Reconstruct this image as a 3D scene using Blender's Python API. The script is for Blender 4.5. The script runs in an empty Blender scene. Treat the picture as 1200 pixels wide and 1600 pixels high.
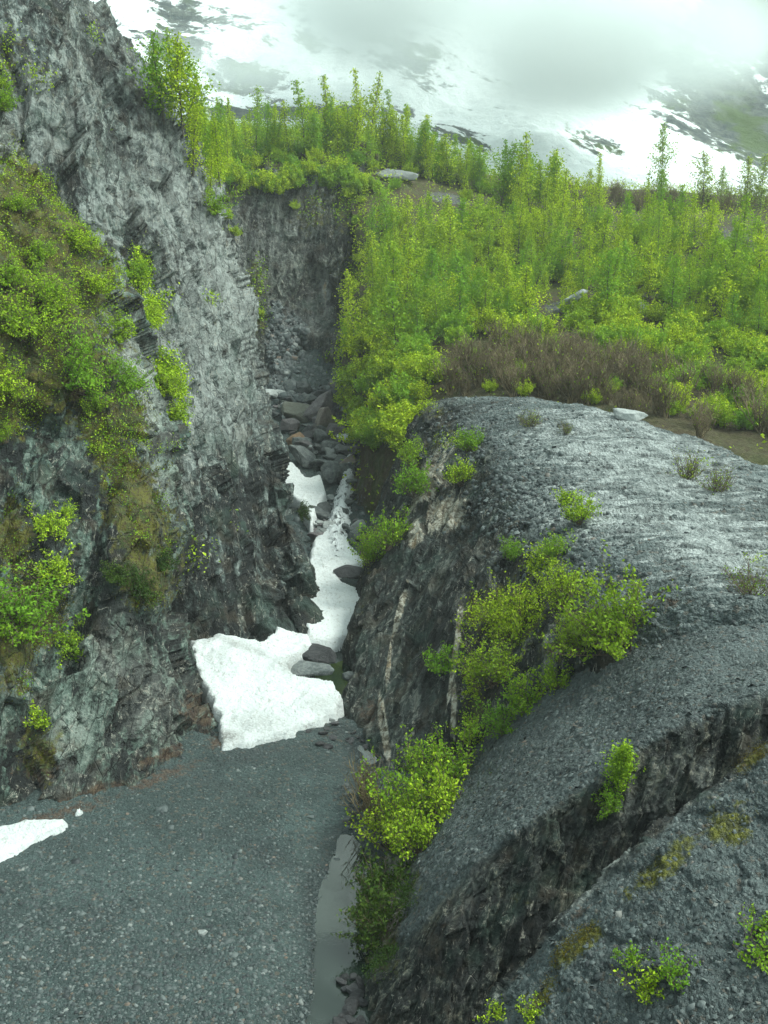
import bpy, math, random
import numpy as np
from mathutils import Vector, Matrix
R = math.radians
C = bpy.context.scene.collection
scn = bpy.context.scene

# ------------------------------------------------------------------ camera
H, PITCH, F = 24.0, R(12.7), 1640.0
cam = bpy.data.cameras.new('camera'); co = bpy.data.objects.new('camera', cam); C.objects.link(co)
co.location = (0, 0, H); co.rotation_euler = (R(90) - PITCH, 0, 0)
cam.sensor_fit = 'VERTICAL'; cam.sensor_height = 24; cam.lens = 24 * F / 1600
cam.clip_start = .1; cam.clip_end = 6000
scn.camera = co
# ------------------------------------------------------------------ sky and light (overcast)
SUN_EL, SUN_AZ = 54, 95        # azimuth measured clockwise from +Y
world = bpy.data.worlds.new('World'); scn.world = world; world.use_nodes = True
wn = world.node_tree.nodes; wl = world.node_tree.links; wn.clear()
sky = wn.new('ShaderNodeTexSky'); sky.sky_type = 'NISHITA'; sky.sun_disc = False
sky.sun_elevation = R(SUN_EL); sky.sun_rotation = R(SUN_AZ); sky.air_density = 1.0; sky.dust_density = 4.0; sky.ozone_density = 1.0
hs = wn.new('ShaderNodeHueSaturation'); hs.inputs['Saturation'].default_value = .22
tint = wn.new('ShaderNodeMix'); tint.data_type = 'RGBA'; tint.blend_type = 'MULTIPLY'; tint.inputs['Factor'].default_value = 1
tint.inputs[7].default_value = (.83, 1.0, .94, 1)
bg = wn.new('ShaderNodeBackground'); bg.inputs['Strength'].default_value = .135
wo = wn.new('ShaderNodeOutputWorld')
wl.new(sky.outputs[0], hs.inputs['Color']); wl.new(hs.outputs[0], tint.inputs[6]); wl.new(tint.outputs[2], bg.inputs[0]); wl.new(bg.outputs[0], wo.inputs[0])
sl = bpy.data.lights.new('sun', 'SUN'); sl.energy = 1.3; sl.angle = R(16); sl.color = (1, 1, .93)
so = bpy.data.objects.new('sun', sl); C.objects.link(so)
so.rotation_euler = (R(90 - SUN_EL), 0, R(180 - SUN_AZ)); so.location = (0, 0, 80)
scn.view_settings.view_transform = 'Standard'; scn.view_settings.look = 'None'
scn.view_settings.exposure = 1.28; scn.view_settings.gamma = 1
scn.render.engine = 'CYCLES'
cy = scn.cycles; cy.max_bounces = 6; cy.diffuse_bounces = 3; cy.glossy_bounces = 2; cy.transmission_bounces = 3
cy.volume_bounces = 2; cy.transparent_max_bounces = 6; cy.volume_step_rate = 2; cy.volume_max_steps = 96
cy.use_denoising = True

# ------------------------------------------------------------------ numbers
rng = np.random.default_rng(7); random.seed(7)
_g = np.random.default_rng(11)
PT = np.concatenate([_g.permutation(256)] * 2).astype(np.int64)
GR = _g.normal(size=(256, 3)); GR /= np.linalg.norm(GR, axis=1)[:, None]
RT = _g.random((256, 4))
def _h(ix, iy, iz): return PT[(PT[(PT[ix & 255] + iy) & 255] + iz) & 255]
def pn(P):
    i = np.floor(P).astype(np.int64); f = P - i; u = f * f * f * (f * (f * 6 - 15) + 10)
    out = 0
    for dx in (0, 1):
        for dy in (0, 1):
            for dz in (0, 1):
                g = GR[_h(i[:, 0] + dx, i[:, 1] + dy, i[:, 2] + dz)]
                d = (g[:, 0] * (f[:, 0] - dx) + g[:, 1] * (f[:, 1] - dy) + g[:, 2] * (f[:, 2] - dz))
                w = (u[:, 0] if dx else 1 - u[:, 0]) * (u[:, 1] if dy else 1 - u[:, 1]) * (u[:, 2] if dz else 1 - u[:, 2])
                out = out + w * d
    return out * 1.5
def fbm(P, o=4, g=.5, ridge=False):
    s, a, t = 0, 1.0, 0
    for k in range(o):
        n = pn(P * 2 ** k + 17.3 * k)
        if ridge: n = 1 - 2 * np.abs(n)
        s = s + a * n; t += a; a *= g
    return s / t
def facet(P):
    """blocky rock: every cell is a tilted plane"""
    i = np.floor(P - .5).astype(np.int64); best = np.full(len(P), 9.); val = np.zeros(len(P))
    for dx in (0, 1):
        for dy in (0, 1):
            for dz in (0, 1):
                c = i + (dx, dy, dz); h = _h(c[:, 0], c[:, 1], c[:, 2]); r = RT[h]
                q = P - (c + .2 + .6 * r[:, :3]); d = (q * q).sum(1); m = d < best
                v = (q * GR[h]).sum(1) * .9 + r[:, 3] * .7 - .35
                best = np.where(m, d, best); val = np.where(m, v, val)
    return val
def fold(P, s, st):
    s = np.array(s, float); s /= np.linalg.norm(s)
    return P - ((P @ s) * (1 - 1 / st))[:, None] * s
def at(px, py, Y):
    u, v = (px - 600) / F, (800 - py) / F
    dy = math.cos(PITCH) + v * math.sin(PITCH); dz = -math.sin(PITCH) + v * math.cos(PITCH)
    return (u * Y / dy, Y, H + Y * dz / dy)
def proj(P):
    y = P[:, 1]; z = P[:, 2] - H
    dep = y * math.cos(PITCH) - z * math.sin(PITCH); up = y * math.sin(PITCH) + z * math.cos(PITCH)
    dep = np.maximum(dep, .1)
    return 600 + F * P[:, 0] / dep, 800 - F * up / dep, dep
def sstep(a, b, x): t = np.clip((x - a) / (b - a), 0, 1); return t * t * (3 - 2 * t)
def blobs(px, py, L):
    """sum of soft spots (x, y, rx, ry, angle, strength)"""
    s = np.zeros(len(px))
    for x, y, rx, ry, a, k in L:
        a = R(a); dx, dy = px - x, py - y
        X = dx * math.cos(a) + dy * math.sin(a); Y = -dx * math.sin(a) + dy * math.cos(a)
        s = np.maximum(s, k * np.exp(-((X / rx) ** 2 + (Y / ry) ** 2)))
    return s

# ------------------------------------------------------------------ mesh helpers
def mk(name, V, Fs, mat=None, parent=None, attrs=None, smooth=False):
    me = bpy.data.meshes.new(name); V = np.ascontiguousarray(V, np.float32)
    if not isinstance(Fs, list): Fs = [Fs]
    Fs = [f for f in Fs if len(f)]
    me.vertices.add(len(V)); me.vertices.foreach_set('co', V.ravel())
    idx = np.concatenate([f.ravel() for f in Fs]).astype(np.int32)
    tot = np.concatenate([np.full(len(f), f.shape[1]) for f in Fs]).astype(np.int32)
    st = np.concatenate([[0], np.cumsum(tot)[:-1]]).astype(np.int32)
    me.loops.add(len(idx)); me.loops.foreach_set('vertex_index', idx)
    me.polygons.add(len(tot)); me.polygons.foreach_set('loop_start', st); me.polygons.foreach_set('loop_total', tot)
    if smooth: me.polygons.foreach_set('use_smooth', np.ones(len(tot), bool))
    for k, a in (attrs or {}).items():
        at_ = me.attributes.new(k, 'FLOAT', 'POINT'); at_.data.foreach_set('value', np.ascontiguousarray(a, np.float32))
    me.update(calc_edges=True)
    if mat: me.materials.append(mat)
    o = bpy.data.objects.new(name, me); C.objects.link(o)
    if parent: o.parent = parent
    return o
def tag(o, label=None, cat=None, group=None, kind=None):
    for k, v in (('label', label), ('category', cat), ('group', group), ('kind', kind)):
        if v: o[k] = v
    return o
def empty(name, loc, **k):
    o = bpy.data.objects.new(name, None); C.objects.link(o); o.location = loc; o.empty_display_size = .2
    return tag(o, **k)
def gridfaces(nr, nc):
    a = np.arange(nr * nc).reshape(nr, nc)
    return np.stack([a[:-1, :-1], a[1:, :-1], a[1:, 1:], a[:-1, 1:]], -1).reshape(-1, 4)
def catmull(A, n):
    m = len(A); t = np.linspace(0, m - 1, n); i = np.minimum(t.astype(int), m - 2); f = (t - i).reshape(-1, *[1] * (A.ndim - 1))
    P = np.concatenate([2 * A[:1] - A[1:2], A, 2 * A[-1:] - A[-2:-1]])
    p0, p1, p2, p3 = P[i], P[i + 1], P[i + 2], P[i + 3]
    return .5 * (2 * p1 + (p2 - p0) * f + (2 * p0 - 5 * p1 + 4 * p2 - p3) * f ** 2 + (3 * p1 - p0 - 3 * p2 + p3) * f ** 3)
PATCH = []
def patch(name, rows, nr, nc, disp, mat, masks=None, smooth=False, flip=False):
    A = np.array([[at(*p) if len(p) == 3 else p[:3] for p in r] for r in rows], float)
    G = catmull(catmull(A, nr).transpose(1, 0, 2), nc).transpose(1, 0, 2)
    du = np.gradient(G, axis=1); dv = np.gradient(G, axis=0); N = np.cross(du, dv)
    N /= np.linalg.norm(N, axis=2)[:, :, None] + 1e-9
    P = G.reshape(-1, 3); N = N.reshape(-1, 3)
    s = ((np.array([0, 0, H]) - P) * N).sum(1)
    if np.median(s) < 0: N = -N
    dd = disp(P); dd = dd - dd.mean(); P2 = P + N * dd[:, None]
    G2 = P2.reshape(nr, nc, 3); N2 = np.cross(np.gradient(G2, axis=1), np.gradient(G2, axis=0)).reshape(-1, 3)
    N2 /= np.linalg.norm(N2, axis=1)[:, None] + 1e-9
    N2 *= np.sign((N2 * N).sum(1))[:, None] + 1e-9
    px, py, dep = proj(P2)
    at_ = masks(P2, px, py, N2) if masks else {}
    o = mk(name, P2, gridfaces(nr, nc), mat, attrs=at_, smooth=smooth); tag(o, kind='structure')
    PATCH.append(dict(o=o, name=name, P=P2, N=N2, px=px, py=py, dep=dep, nr=nr, nc=nc, m=at_))
    return PATCH[-1]

# ------------------------------------------------------------------ materials
class NT:
    def __init__(s, name):
        s.m = bpy.data.materials.new(name); s.m.use_nodes = True; s.t = s.m.node_tree; s.t.nodes.clear()
        s.out = s.t.nodes.new('ShaderNodeOutputMaterial')
    def n(s, ty, ins=None, **props):
        k = s.t.nodes.new('ShaderNode' + ty)
        for a, b in props.items(): setattr(k, a, b)
        for a, b in (ins or {}).items():
            if hasattr(b, 'is_output'): s.t.links.new(b, k.inputs[a])
            else: k.inputs[a].default_value = b
        return k
    def math(s, op, a, b=0., c=None, clamp=False):
        d = {0: a, 1: b}
        if c is not None: d[2] = c
        return s.n('Math', d, operation=op, use_clamp=clamp).outputs[0]
    def vm(s, op, a, b=(0, 0, 0)): return s.n('VectorMath', {0: a, 1: b}, operation=op)
    def mix(s, f, a, b, bt='MIX'): return s.n('Mix', {0: f, 6: a, 7: b}, data_type='RGBA', blend_type=bt).outputs[2]
    def step(s, x, a, b): return s.n('MapRange', {0: x, 1: a, 2: b, 3: 0., 4: 1.}, interpolation_type='SMOOTHSTEP').outputs[0]
    def pos(s): return s.n('NewGeometry').outputs['Position']
    def obj(s): return s.n('TexCoord').outputs['Object']
    def attr(s, a): return s.n('Attribute', attribute_name=a).outputs['Fac']
    def noise(s, v, sc, det=4., rough=.6, dist=0.): return s.n('TexNoise', {'Vector': v, 'Scale': sc, 'Detail': det, 'Roughness': rough, 'Distortion': dist}).outputs['Fac']
    def voro(s, v, sc, feat='F1'): return s.n('TexVoronoi', {'Vector': v, 'Scale': sc}, feature=feat)
    def bump(s, h, dist, st=1., nrm=None):
        d = {'Height': h, 'Distance': dist, 'Strength': st}
        if nrm is not None: d['Normal'] = nrm
        return s.n('Bump', d).outputs[0]
    def bsdf(s, col, rough=.8, nrm=None, spec=.3, **k):
        d = {'Base Color': col, 'Roughness': rough, 'Specular IOR Level': spec}
        if nrm is not None: d['Normal'] = nrm
        d.update(k)
        b = s.n('BsdfPrincipled', d); s.t.links.new(b.outputs[0], s.out.inputs[0]); return b
def rgb(r, g, b): return (r, g, b, 1)

def rock_mat(name, s, st=5., sc=1., dark=(.008, .011, .011), mid=(.043, .054, .05), light=(.27, .29, .265), bias=0., bump=.12,
             pale=(.36, .38, .36), tan=(.31, .28, .20), moss=(.105, .105, .012), wet=.55):
    t = NT(name); P = t.pos()
    s = Vector(s).normalized()
    d = t.vm('DOT_PRODUCT', P, tuple(s)).outputs['Value']
    Q = t.vm('SUBTRACT', P, t.n('CombineXYZ', {0: t.math('MULTIPLY', d, s.x * (1 - 1 / st)), 1: t.math('MULTIPLY', d, s.y * (1 - 1 / st)), 2: t.math('MULTIPLY', d, s.z * (1 - 1 / st))}).outputs[0]).outputs[0]
    nl = t.noise(P, .22 * sc, 4, .6, .5); ns = t.noise(Q, 1.6 * sc, 6, .64, .5); nf = t.noise(P, 3.2 * sc, 6, .68)
    v = t.voro(Q, 1.5 * sc, 'DISTANCE_TO_EDGE').outputs['Distance']
    vc = t.voro(t.vm('ADD', Q, t.vm('SCALE', t.n('TexNoise', {'Vector': P, 'Scale': 1.5 * sc}).outputs['Color'], ).outputs[0]).outputs[0], 2.6 * sc).outputs['Color']
    vcf = t.n('SeparateColor', {0: vc}).outputs[0]
    a = t.math('ADD', t.math('MULTIPLY', ns, 2.6), t.math('MULTIPLY', nf, 1.5))
    a = t.math('ADD', a, t.math('MULTIPLY', nl, 2.3)); a = t.math('ADD', a, t.math('MULTIPLY', vcf, .45))
    a = t.math('ADD', a, t.math('MULTIPLY', t.attr('pale'), .34)); a = t.math('ADD', a, bias - 3.02)
    r = t.n('ValToRGB', {0: a}); e = r.color_ramp.elements
    e[0].position = .22; e[0].color = rgb(*dark); e[1].position = .93; e[1].color = rgb(*light)
    x = e.new(.46); x.color = rgb(*mid); x = e.new(.66); x.color = rgb(*[q * 1.9 for q in mid])
    col = r.outputs[0]
    # hue drift: greenish and brownish rock
    col = t.mix(t.math('MULTIPLY', t.step(t.noise(P, .6 * sc, 3), .5, .68), .45), col, rgb(.075, .058, .036), 'MIX')
    col = t.mix(t.math('MULTIPLY', t.step(t.noise(t.vm('ADD', P, (31, 7, 3)).outputs[0], .35 * sc, 3), .52, .7), .5), col, rgb(.045, .085, .065), 'MIX')
    # pale weathered skin
    pl = t.math('MULTIPLY', t.math('MAXIMUM', t.attr('pale'), 0.), t.step(t.math('ADD', ns, t.math('MULTIPLY', nf, .6)), .60, .86))
    col = t.mix(pl, col, t.mix(t.step(t.noise(P, 1.1 * sc, 5, .7), .4, .62), rgb(*[q * .55 for q in pale]), rgb(*pale)))
    # quartz veins along the foliation
    vn = t.math('ABSOLUTE', t.math('SUBTRACT', t.noise(Q, .9 * sc, 5, .55, 1.2), .5))
    col = t.mix(t.math('MULTIPLY', t.math('SUBTRACT', 1, t.step(vn, .002, .011)), t.step(nf, .42, .62)), col, rgb(.32, .31, .26))
    tn = t.math('MULTIPLY', t.step(t.math('ADD', t.attr('tan'), t.math('MULTIPLY', t.math('SUBTRACT', ns, .5), 1.4)), .38, .62), 1)
    tc = t.mix(t.step(nf, .4, .6), rgb(*tan), rgb(.46, .45, .38))
    tc = t.mix(t.math('MULTIPLY', t.step(t.noise(Q, 1.1, 3), .54, .66), .7), tc, rgb(.30, .17, .05))
    col = t.mix(tn, col, t.mix(t.step(nf, .35, .55), rgb(.10, .085, .06), tc))
    # moss and brown litter
    ms = t.math('ADD', t.attr('moss'), t.math('MULTIPLY', t.math('SUBTRACT', t.noise(P, 1.3, 7, .72), .5), 1.9))
    mc = t.mix(t.step(t.noise(P, .9, 4), .42, .6), rgb(*moss), rgb(.045, .065, .016))
    mc = t.mix(t.step(t.noise(P, 7, 4), .45, .65), mc, rgb(.06, .04, .018))
    col = t.mix(t.step(ms, .42, .66), col, mc)
    br = t.math('ADD', t.attr('brown'), t.math('MULTIPLY', t.math('SUBTRACT', t.noise(P, 2.3, 7, .75), .5), 1.6))
    col = t.mix(t.math('MULTIPLY', t.step(br, .45, .7), .85), col, t.mix(t.step(nf, .4, .6), rgb(.055, .033, .022), rgb(.10, .065, .038)))
    crack = t.step(v, 0., .03)
    col = t.mix(crack, t.mix(.38, col, rgb(.008, .01, .01)), col)
    h = t.math('ADD', t.math('MULTIPLY', ns, 1.), t.math('MULTIPLY', nf, 1.)); h = t.math('ADD', h, t.math('MULTIPLY', crack, .3)); h = t.math('ADD', h, t.math('MULTIPLY', vcf, .3))
    t.bsdf(col, t.math('ADD', wet, t.math('MULTIPLY', nf, .4)), t.bump(h, bump / sc * 2.5, 1.), .35)
    return t.m
def gravel_mat(name, base=(.042, .062, .060), sc=9., moss=False, pale=False):
    t = NT(name); P = t.pos()
    W = t.vm('ADD', P, t.vm('SCALE', t.n('TexNoise', {'Vector': P, 'Scale': sc * .7}).outputs['Color']).outputs[0]).outputs[0]
    v1 = t.voro(P, sc); v2 = t.voro(P, sc * 2.6); v3 = t.voro(P, sc * .38)
    c1 = t.n('SeparateColor', {0: v1.outputs['Color']}).outputs[0]; c2 = t.n('SeparateColor', {0: v2.outputs['Color']}).outputs[1]
    nl = t.noise(P, .16, 5, .6, .8); nm = t.noise(P, 1.2, 6, .7)
    k = t.math('ADD', t.math('MULTIPLY', c1, .7), t.math('MULTIPLY', c2, .55))
    k = t.math('ADD', k, t.math('MULTIPLY', t.step(nl, .38, .62), .5)); k = t.math('ADD', k, t.math('MULTIPLY', nm, .5))
    r = t.n('ValToRGB', {0: t.math('MULTIPLY', k, .46)}); e = r.color_ramp.elements
    e[0].position = .12; e[0].color = rgb(*[q * .5 for q in base]); e[1].position = .97; e[1].color = rgb(*[q * 1.9 for q in base])
    x = e.new(.5); x.color = rgb(*base); col = r.outputs[0]
    col = t.mix(t.math('MULTIPLY', t.step(c2, .975, .99), .6), col, rgb(.22, .24, .23))
    col = t.mix(t.math('MULTIPLY', t.step(c1, .90, .95), .5), col, rgb(.12, .085, .06))
    if pale:
        s_ = t.n('Mapping', {'Vector': P, 'Scale': (.28, 1.5, 1.5), 'Rotation': (0, 0, R(-12))}).outputs[0]
        ps = t.noise(s_, 1.0, 8, .72, .8)
        pm = t.step(t.math('ADD', t.math('MULTIPLY', t.attr('pale'), .36), ps), .60, .76)
        col = t.mix(pm, col, t.mix(t.step(nm, .35, .65), rgb(.12, .14, .135), rgb(.34, .37, .36)))
    wet = t.attr('wet'); col = t.mix(t.math('MULTIPLY', wet, .6), col, rgb(.018, .024, .026))
    br = t.step(t.math('ADD', t.attr('brown'), t.math('MULTIPLY', t.math('SUBTRACT', t.noise(P, 2.5, 7, .75), .5), 1.8)), .5, .75)
    col = t.mix(t.math('MULTIPLY', br, .8), col, t.mix(c1, rgb(.05, .03, .02), rgb(.11, .07, .045)))
    ms = t.step(t.math('ADD', t.attr('moss'), t.math('MULTIPLY', t.math('SUBTRACT', t.noise(P, 1.6, 7, .75), .5), 1.9)), .5, .72)
    col = t.mix(ms, col, t.mix(t.step(t.noise(P, 6, 4), .4, .6), rgb(.12, .125, .018), rgb(.055, .06, .02)))
    h = t.math('ADD', t.math('MULTIPLY', v1.outputs['Distance'], -1.), t.math('MULTIPLY', v2.outputs['Distance'], -.5))
    h = t.math('ADD', h, t.math('MULTIPLY', nm, 1.2))
    t.bsdf(col, t.math('SUBTRACT', .75, t.math('MULTIPLY', wet, .35)), t.bump(h, .9 / sc, .9), .3)
    return t.m
def snow_mat(name='snow'):
    t = NT(name); P = t.pos()
    n = t.noise(P, 1.6, 6, .65); f = t.noise(P, 9, 5, .7); sp = t.noise(t.n('Mapping', {'Vector': P, 'Rotation': (0, 0, R(35)), 'Scale': (1, .4, 1)}).outputs[0], 5.5, 6, .8)
    col = t.mix(n, rgb(.60, .64, .64), rgb(.74, .77, .76))
    col = t.mix(t.math('MULTIPLY', t.step(sp, .53, .64), .6), col, rgb(.30, .29, .25))
    col = t.mix(t.math('MULTIPLY', t.attr('dirt'), t.step(f, .3, .55)), col, rgb(.10, .09, .075))
    t.bsdf(col, .6, t.bump(t.math('ADD', n, t.math('MULTIPLY', f, .4)), .30, 1.), .25)
    return t.m
def leaf_mat(name, c1, c2, c3, tr=.45):
    t = NT(name); oi = t.n('ObjectInfo').outputs['Random']; lv = t.attr('lv')
    P = t.pos(); n = t.noise(P, .35, 3)
    col = t.mix(t.step(lv, .1, 1.), rgb(*[q * .6 for q in c1]), rgb(*c2))
    k = t.math('ADD', t.math('MULTIPLY', oi, .6), t.math('MULTIPLY', n, .8)); col = t.mix(t.step(k, .45, 1.05), col, rgb(*c3))
    d = t.n('BsdfDiffuse', {'Color': col}); s = t.n('BsdfTranslucent', {'Color': t.mix(1., col, rgb(1., 1., .55), 'MULTIPLY')})
    m = t.n('MixShader', {0: tr * .75, 1: d.outputs[0], 2: s.outputs[0]})
    t.t.links.new(m.outputs[0], t.out.inputs[0]); return t.m
def plain_mat(name, a, b, sc=6., rough=.85, bump=.02):
    t = NT(name); P = t.obj(); n = t.noise(P, sc, 6, .7); t.bsdf(t.mix(t.step(n, .3, .7), rgb(*a), rgb(*b)), rough, t.bump(n, bump * 3, 1.)); return t.m

LEAF = leaf_mat('young_leaves', (.25, .43, .03), (.50, .68, .045), (.15, .31, .03))
LEAF_T = leaf_mat('poplar_leaves', (.36, .54, .035), (.62, .74, .05), (.19, .36, .04))
LEAF_Y = leaf_mat('budding_leaves', (.24, .39, .03), (.44, .58, .04), (.17, .29, .03))
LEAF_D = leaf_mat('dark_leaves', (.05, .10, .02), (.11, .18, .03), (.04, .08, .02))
LEAF_O = leaf_mat('olive_moss_leaves', (.10, .115, .02), (.20, .21, .025), (.11, .085, .02))
LEAF_G = leaf_mat('misty_leaves', (.34, .46, .12), (.50, .62, .16), (.28, .40, .11))
BARK = plain_mat('bark', (.06, .05, .042), (.15, .135, .115), 8)
TWIG = plain_mat('twig', (.07, .05, .036), (.17, .125, .085), 5)
TWIG_B = plain_mat('bare_twig', (.06, .046, .022), (.25, .20, .11), 1.2)
SNOW = snow_mat()

# ------------------------------------------------------------------ gorge floor
BY = [0, 72, 80, 90, 100, 110, 120, 130, 140, 150, 170]; BZ = [0, 0, .3, 1.2, 1.8, 2.6, 4.3, 6.3, 8.6, 12, 20]
def hit_plane(px, py, z=0.):
    a, b = at(px, py, 1), at(px, py, 2); k = (z - H) / (a[2] - H); return (a[0] * k, k, z)
def base0(X, Y):
    P = np.stack([X, Y, X * 0], -1).reshape(-1, 3)
    return np.interp(Y, BY, BZ) + .35 * fbm(P * .12, 3).reshape(X.shape) + .35 + sstep(-4, -14, X - (Y - 40) * .2) * .5
def hit_bed(px, py, dz=0.):
    a = at(px, py, 1.); Y = np.linspace(20, 165, 2901); z = H + (a[2] - H) * Y; b = base0(a[0] * Y, Y) + dz
    i = int(np.argmax(z <= b)); return (a[0] * Y[i], Y[i], float(b[i]))
def sdf(X, Y, poly):
    """distance inside the polygon, negative outside"""
    p = np.array(poly); q = np.roll(p, -1, 0); d = np.full(X.shape, 1e9); ins = np.zeros(X.shape, bool)
    for (x0, y0), (x1, y1) in zip(p, q):
        ex, ey = x1 - x0, y1 - y0; t = np.clip(((X - x0) * ex + (Y - y0) * ey) / (ex * ex + ey * ey + 1e-12), 0, 1)
        d = np.minimum(d, np.hypot(X - x0 - t * ex, Y - y0 - t * ey))
        ins ^= ((y0 > Y) != (y1 > Y)) & (X < (x1 - x0) * (Y - y0) / (y1 - y0 + 1e-12) + x0)
    return np.where(ins, d, -d)
pool_px = [(455, 1760), (474, 1600), (478, 1500), (480, 1450), (498, 1375), (517, 1325), (523, 1295), (556, 1292), (578, 1330), (600, 1420), (600, 1500), (600, 1620), (600, 1760)]
pool2_px = [(440, 1085), (445, 1040), (480, 1000), (520, 985), (560, 985), (565, 1040), (560, 1085), (548, 1104), (536, 1112), (520, 1100)]
pool3_px = [(562, 1165), (590, 1160), (600, 1185), (575, 1200), (560, 1185)]
POOLS = [[hit_plane(x, y)[:2] for x, y in p] for p in (pool_px, pool2_px, pool3_px)]
def bed_z(X, Y):
    P = np.stack([X, Y, X * 0], -1).reshape(-1, 3)
    n1 = fbm(P * .12, 3).reshape(X.shape); n2 = fbm(P * .7 + 9, 4).reshape(X.shape); n3 = fbm(P * 3.1, 3).reshape(X.shape)
    z = np.interp(Y, BY, BZ) + .35 * n1 + .10 * n2 + .05 * n3 + .35 + sstep(-4, -14, X - (Y - 40) * .2) * .5
    far = sstep(75, 110, Y); z = z + far * (n2 * .45 + n3 * .2)
    for p, w in zip(POOLS, (.9, .8, .5)):
        s = sdf(X, Y, p) + n2 * .35 + n3 * .15
        z = z - sstep(-2.2, .2, s) * .46 - sstep(0, 1.2, s) * w
    # shallow scour marks on the bar
    cx, cyy, _ = hit_plane(415, 1335); dX, dY = X - cx, Y - cyy
    z = z - .3 * np.exp(-((dX * .8 + dY * .6) / 2.4) ** 2 - ((dX * -.6 + dY * .8) / .9) ** 2)
    return z
xs = np.arange(-34, 14, .12); ys = np.concatenate([np.arange(20, 60, .12), np.arange(60, 168, .26)])
X, Yg = np.meshgrid(xs, ys); Z = bed_z(X, Yg)
BP = np.stack([X, Yg, Z], -1).reshape(-1, 3); bpx, bpy_, bdep = proj(BP)
wetm = sstep(.10, -.12, Z).ravel() * sstep(75, 70, BP[:, 1]) + .9 * blobs(bpx, bpy_, [(420, 1335, 75, 24, 25, 1), (200, 1420, 160, 14, -8, .5), (350, 1500, 140, 12, 5, .5), (530, 1140, 60, 12, 5, 1), (330, 1220, 90, 14, 15, .6), (560, 1230, 30, 60, 0, .9), (390, 1180, 80, 14, -12, .8), (100, 1330, 130, 25, -20, .4)])
brownm = blobs(bpx, bpy_, [(100, 1268, 130, 16, -14, .75), (250, 1215, 110, 16, -22, .75), (200, 1280, 70, 20, 0, .45), (520, 1150, 60, 20, 0, .5), (340, 1160, 30, 25, 0, .7), (250, 1290, 50, 15, 0, .4)])
GRAVEL = gravel_mat('gravel', sc=7.)
bed = mk('gravel_bed', BP, gridfaces(len(ys), len(xs)), GRAVEL, attrs=dict(wet=np.clip(wetm, 0, 1), brown=brownm)); tag(bed, kind='structure')
PATCH.append(dict(o=bed, name='bed', P=BP, N=np.tile([0, 0, 1.], (len(BP), 1)), px=bpx, py=bpy_, dep=bdep, nr=len(ys), nc=len(xs), m={}))
gnd = gravel_mat('ground', sc=2.)
g = 3000; tag(mk('ground', np.array([(-g, -g, -3.), (g, -g, -3), (g, g, -3), (-g, g, -3)]), np.array([[0, 1, 2, 3]]), gnd), kind='structure')

# water
def water_mat():
    t = NT('water'); P = t.pos()
    n = t.noise(P, 2.2, 4, .6)
    b = t.bsdf(t.mix(t.step(t.noise(P, .5, 4), .4, .62), rgb(.010, .018, .013), rgb(.022, .032, .026)), .03, t.bump(n, .004, .5), .6)
    b.inputs['IOR'].default_value = 1.5
    return t.m
WATER = water_mat()
def sheet(name, poly, z, mat, grow=.9):
    p = np.array(poly); c = p.mean(0); p = c + (p - c) * (1 + grow / np.linalg.norm(p - c, axis=1))[:, None]
    V = np.column_stack([p, np.full(len(p), z)])
    return tag(mk(name, V, np.array([list(range(len(p)))])[:, ::-1], mat), kind='structure')
sheet('water', POOLS[0], -.16, WATER, 1.6); sheet('water', POOLS[1], -.14, WATER); sheet('water', POOLS[2], -.12, WATER, .5)

# ------------------------------------------------------------------ cliffs
def low(row, dz=-4., dy=0., dx=0.): return [tuple(np.array(at(*p)) + (dx, dy, dz)) + ('w',) for p in row]
S_MID = (.22, -.70, -.66); S_NEAR = (.12, .58, .79); S_R = (.13, .72, .66); S_HEAD = (.06, .5, .85)
M_MID = rock_mat('cliff_rock_grey', S_MID, 5., .8, bias=.05, mid=(.042, .055, .051), light=(.25, .28, .26), pale=(.28, .305, .285))
M_NEAR = rock_mat('cliff_rock_green', S_NEAR, 3.5, .9, mid=(.050, .076, .062), light=(.20, .25, .215), bias=-.09, pale=(.36, .38, .34))
M_R = rock_mat('slate_dark', S_R, 7., .9, dark=(.007, .010, .009), mid=(.022, .030, .027), light=(.16, .17, .145), bias=-.10)
M_HEAD = rock_mat('cliff_rock_far', S_HEAD, 6., .6, mid=(.036, .044, .038), light=(.20, .21, .18), bias=-.06, bump=.2)
def rock_disp(s, st, big=1.4, f1=.9, f2=.35, str_=.3, fine=.07, sc=1.):
    def d(P):
        Q = fold(P, s, st); W = Q + .5 * np.stack([pn(P * .6), pn(P * .6 + 50), pn(P * .6 + 90)], -1)
        W3 = fold(P, s, 1 + (st - 1) * .35); return big * fbm(P * .08 * sc, 3) + 1.25 * f1 * facet(W * .24 * sc) + f2 * facet(W3 * .75 * sc + 7) + .32 * f2 * facet(W3 * 2.1 * sc + 3) + .6 * str_ * fbm(Q * .6 * sc, 4, .5) + fine * .8 * fbm(P * 2.6 * sc, 3, .5)
    return d
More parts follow.
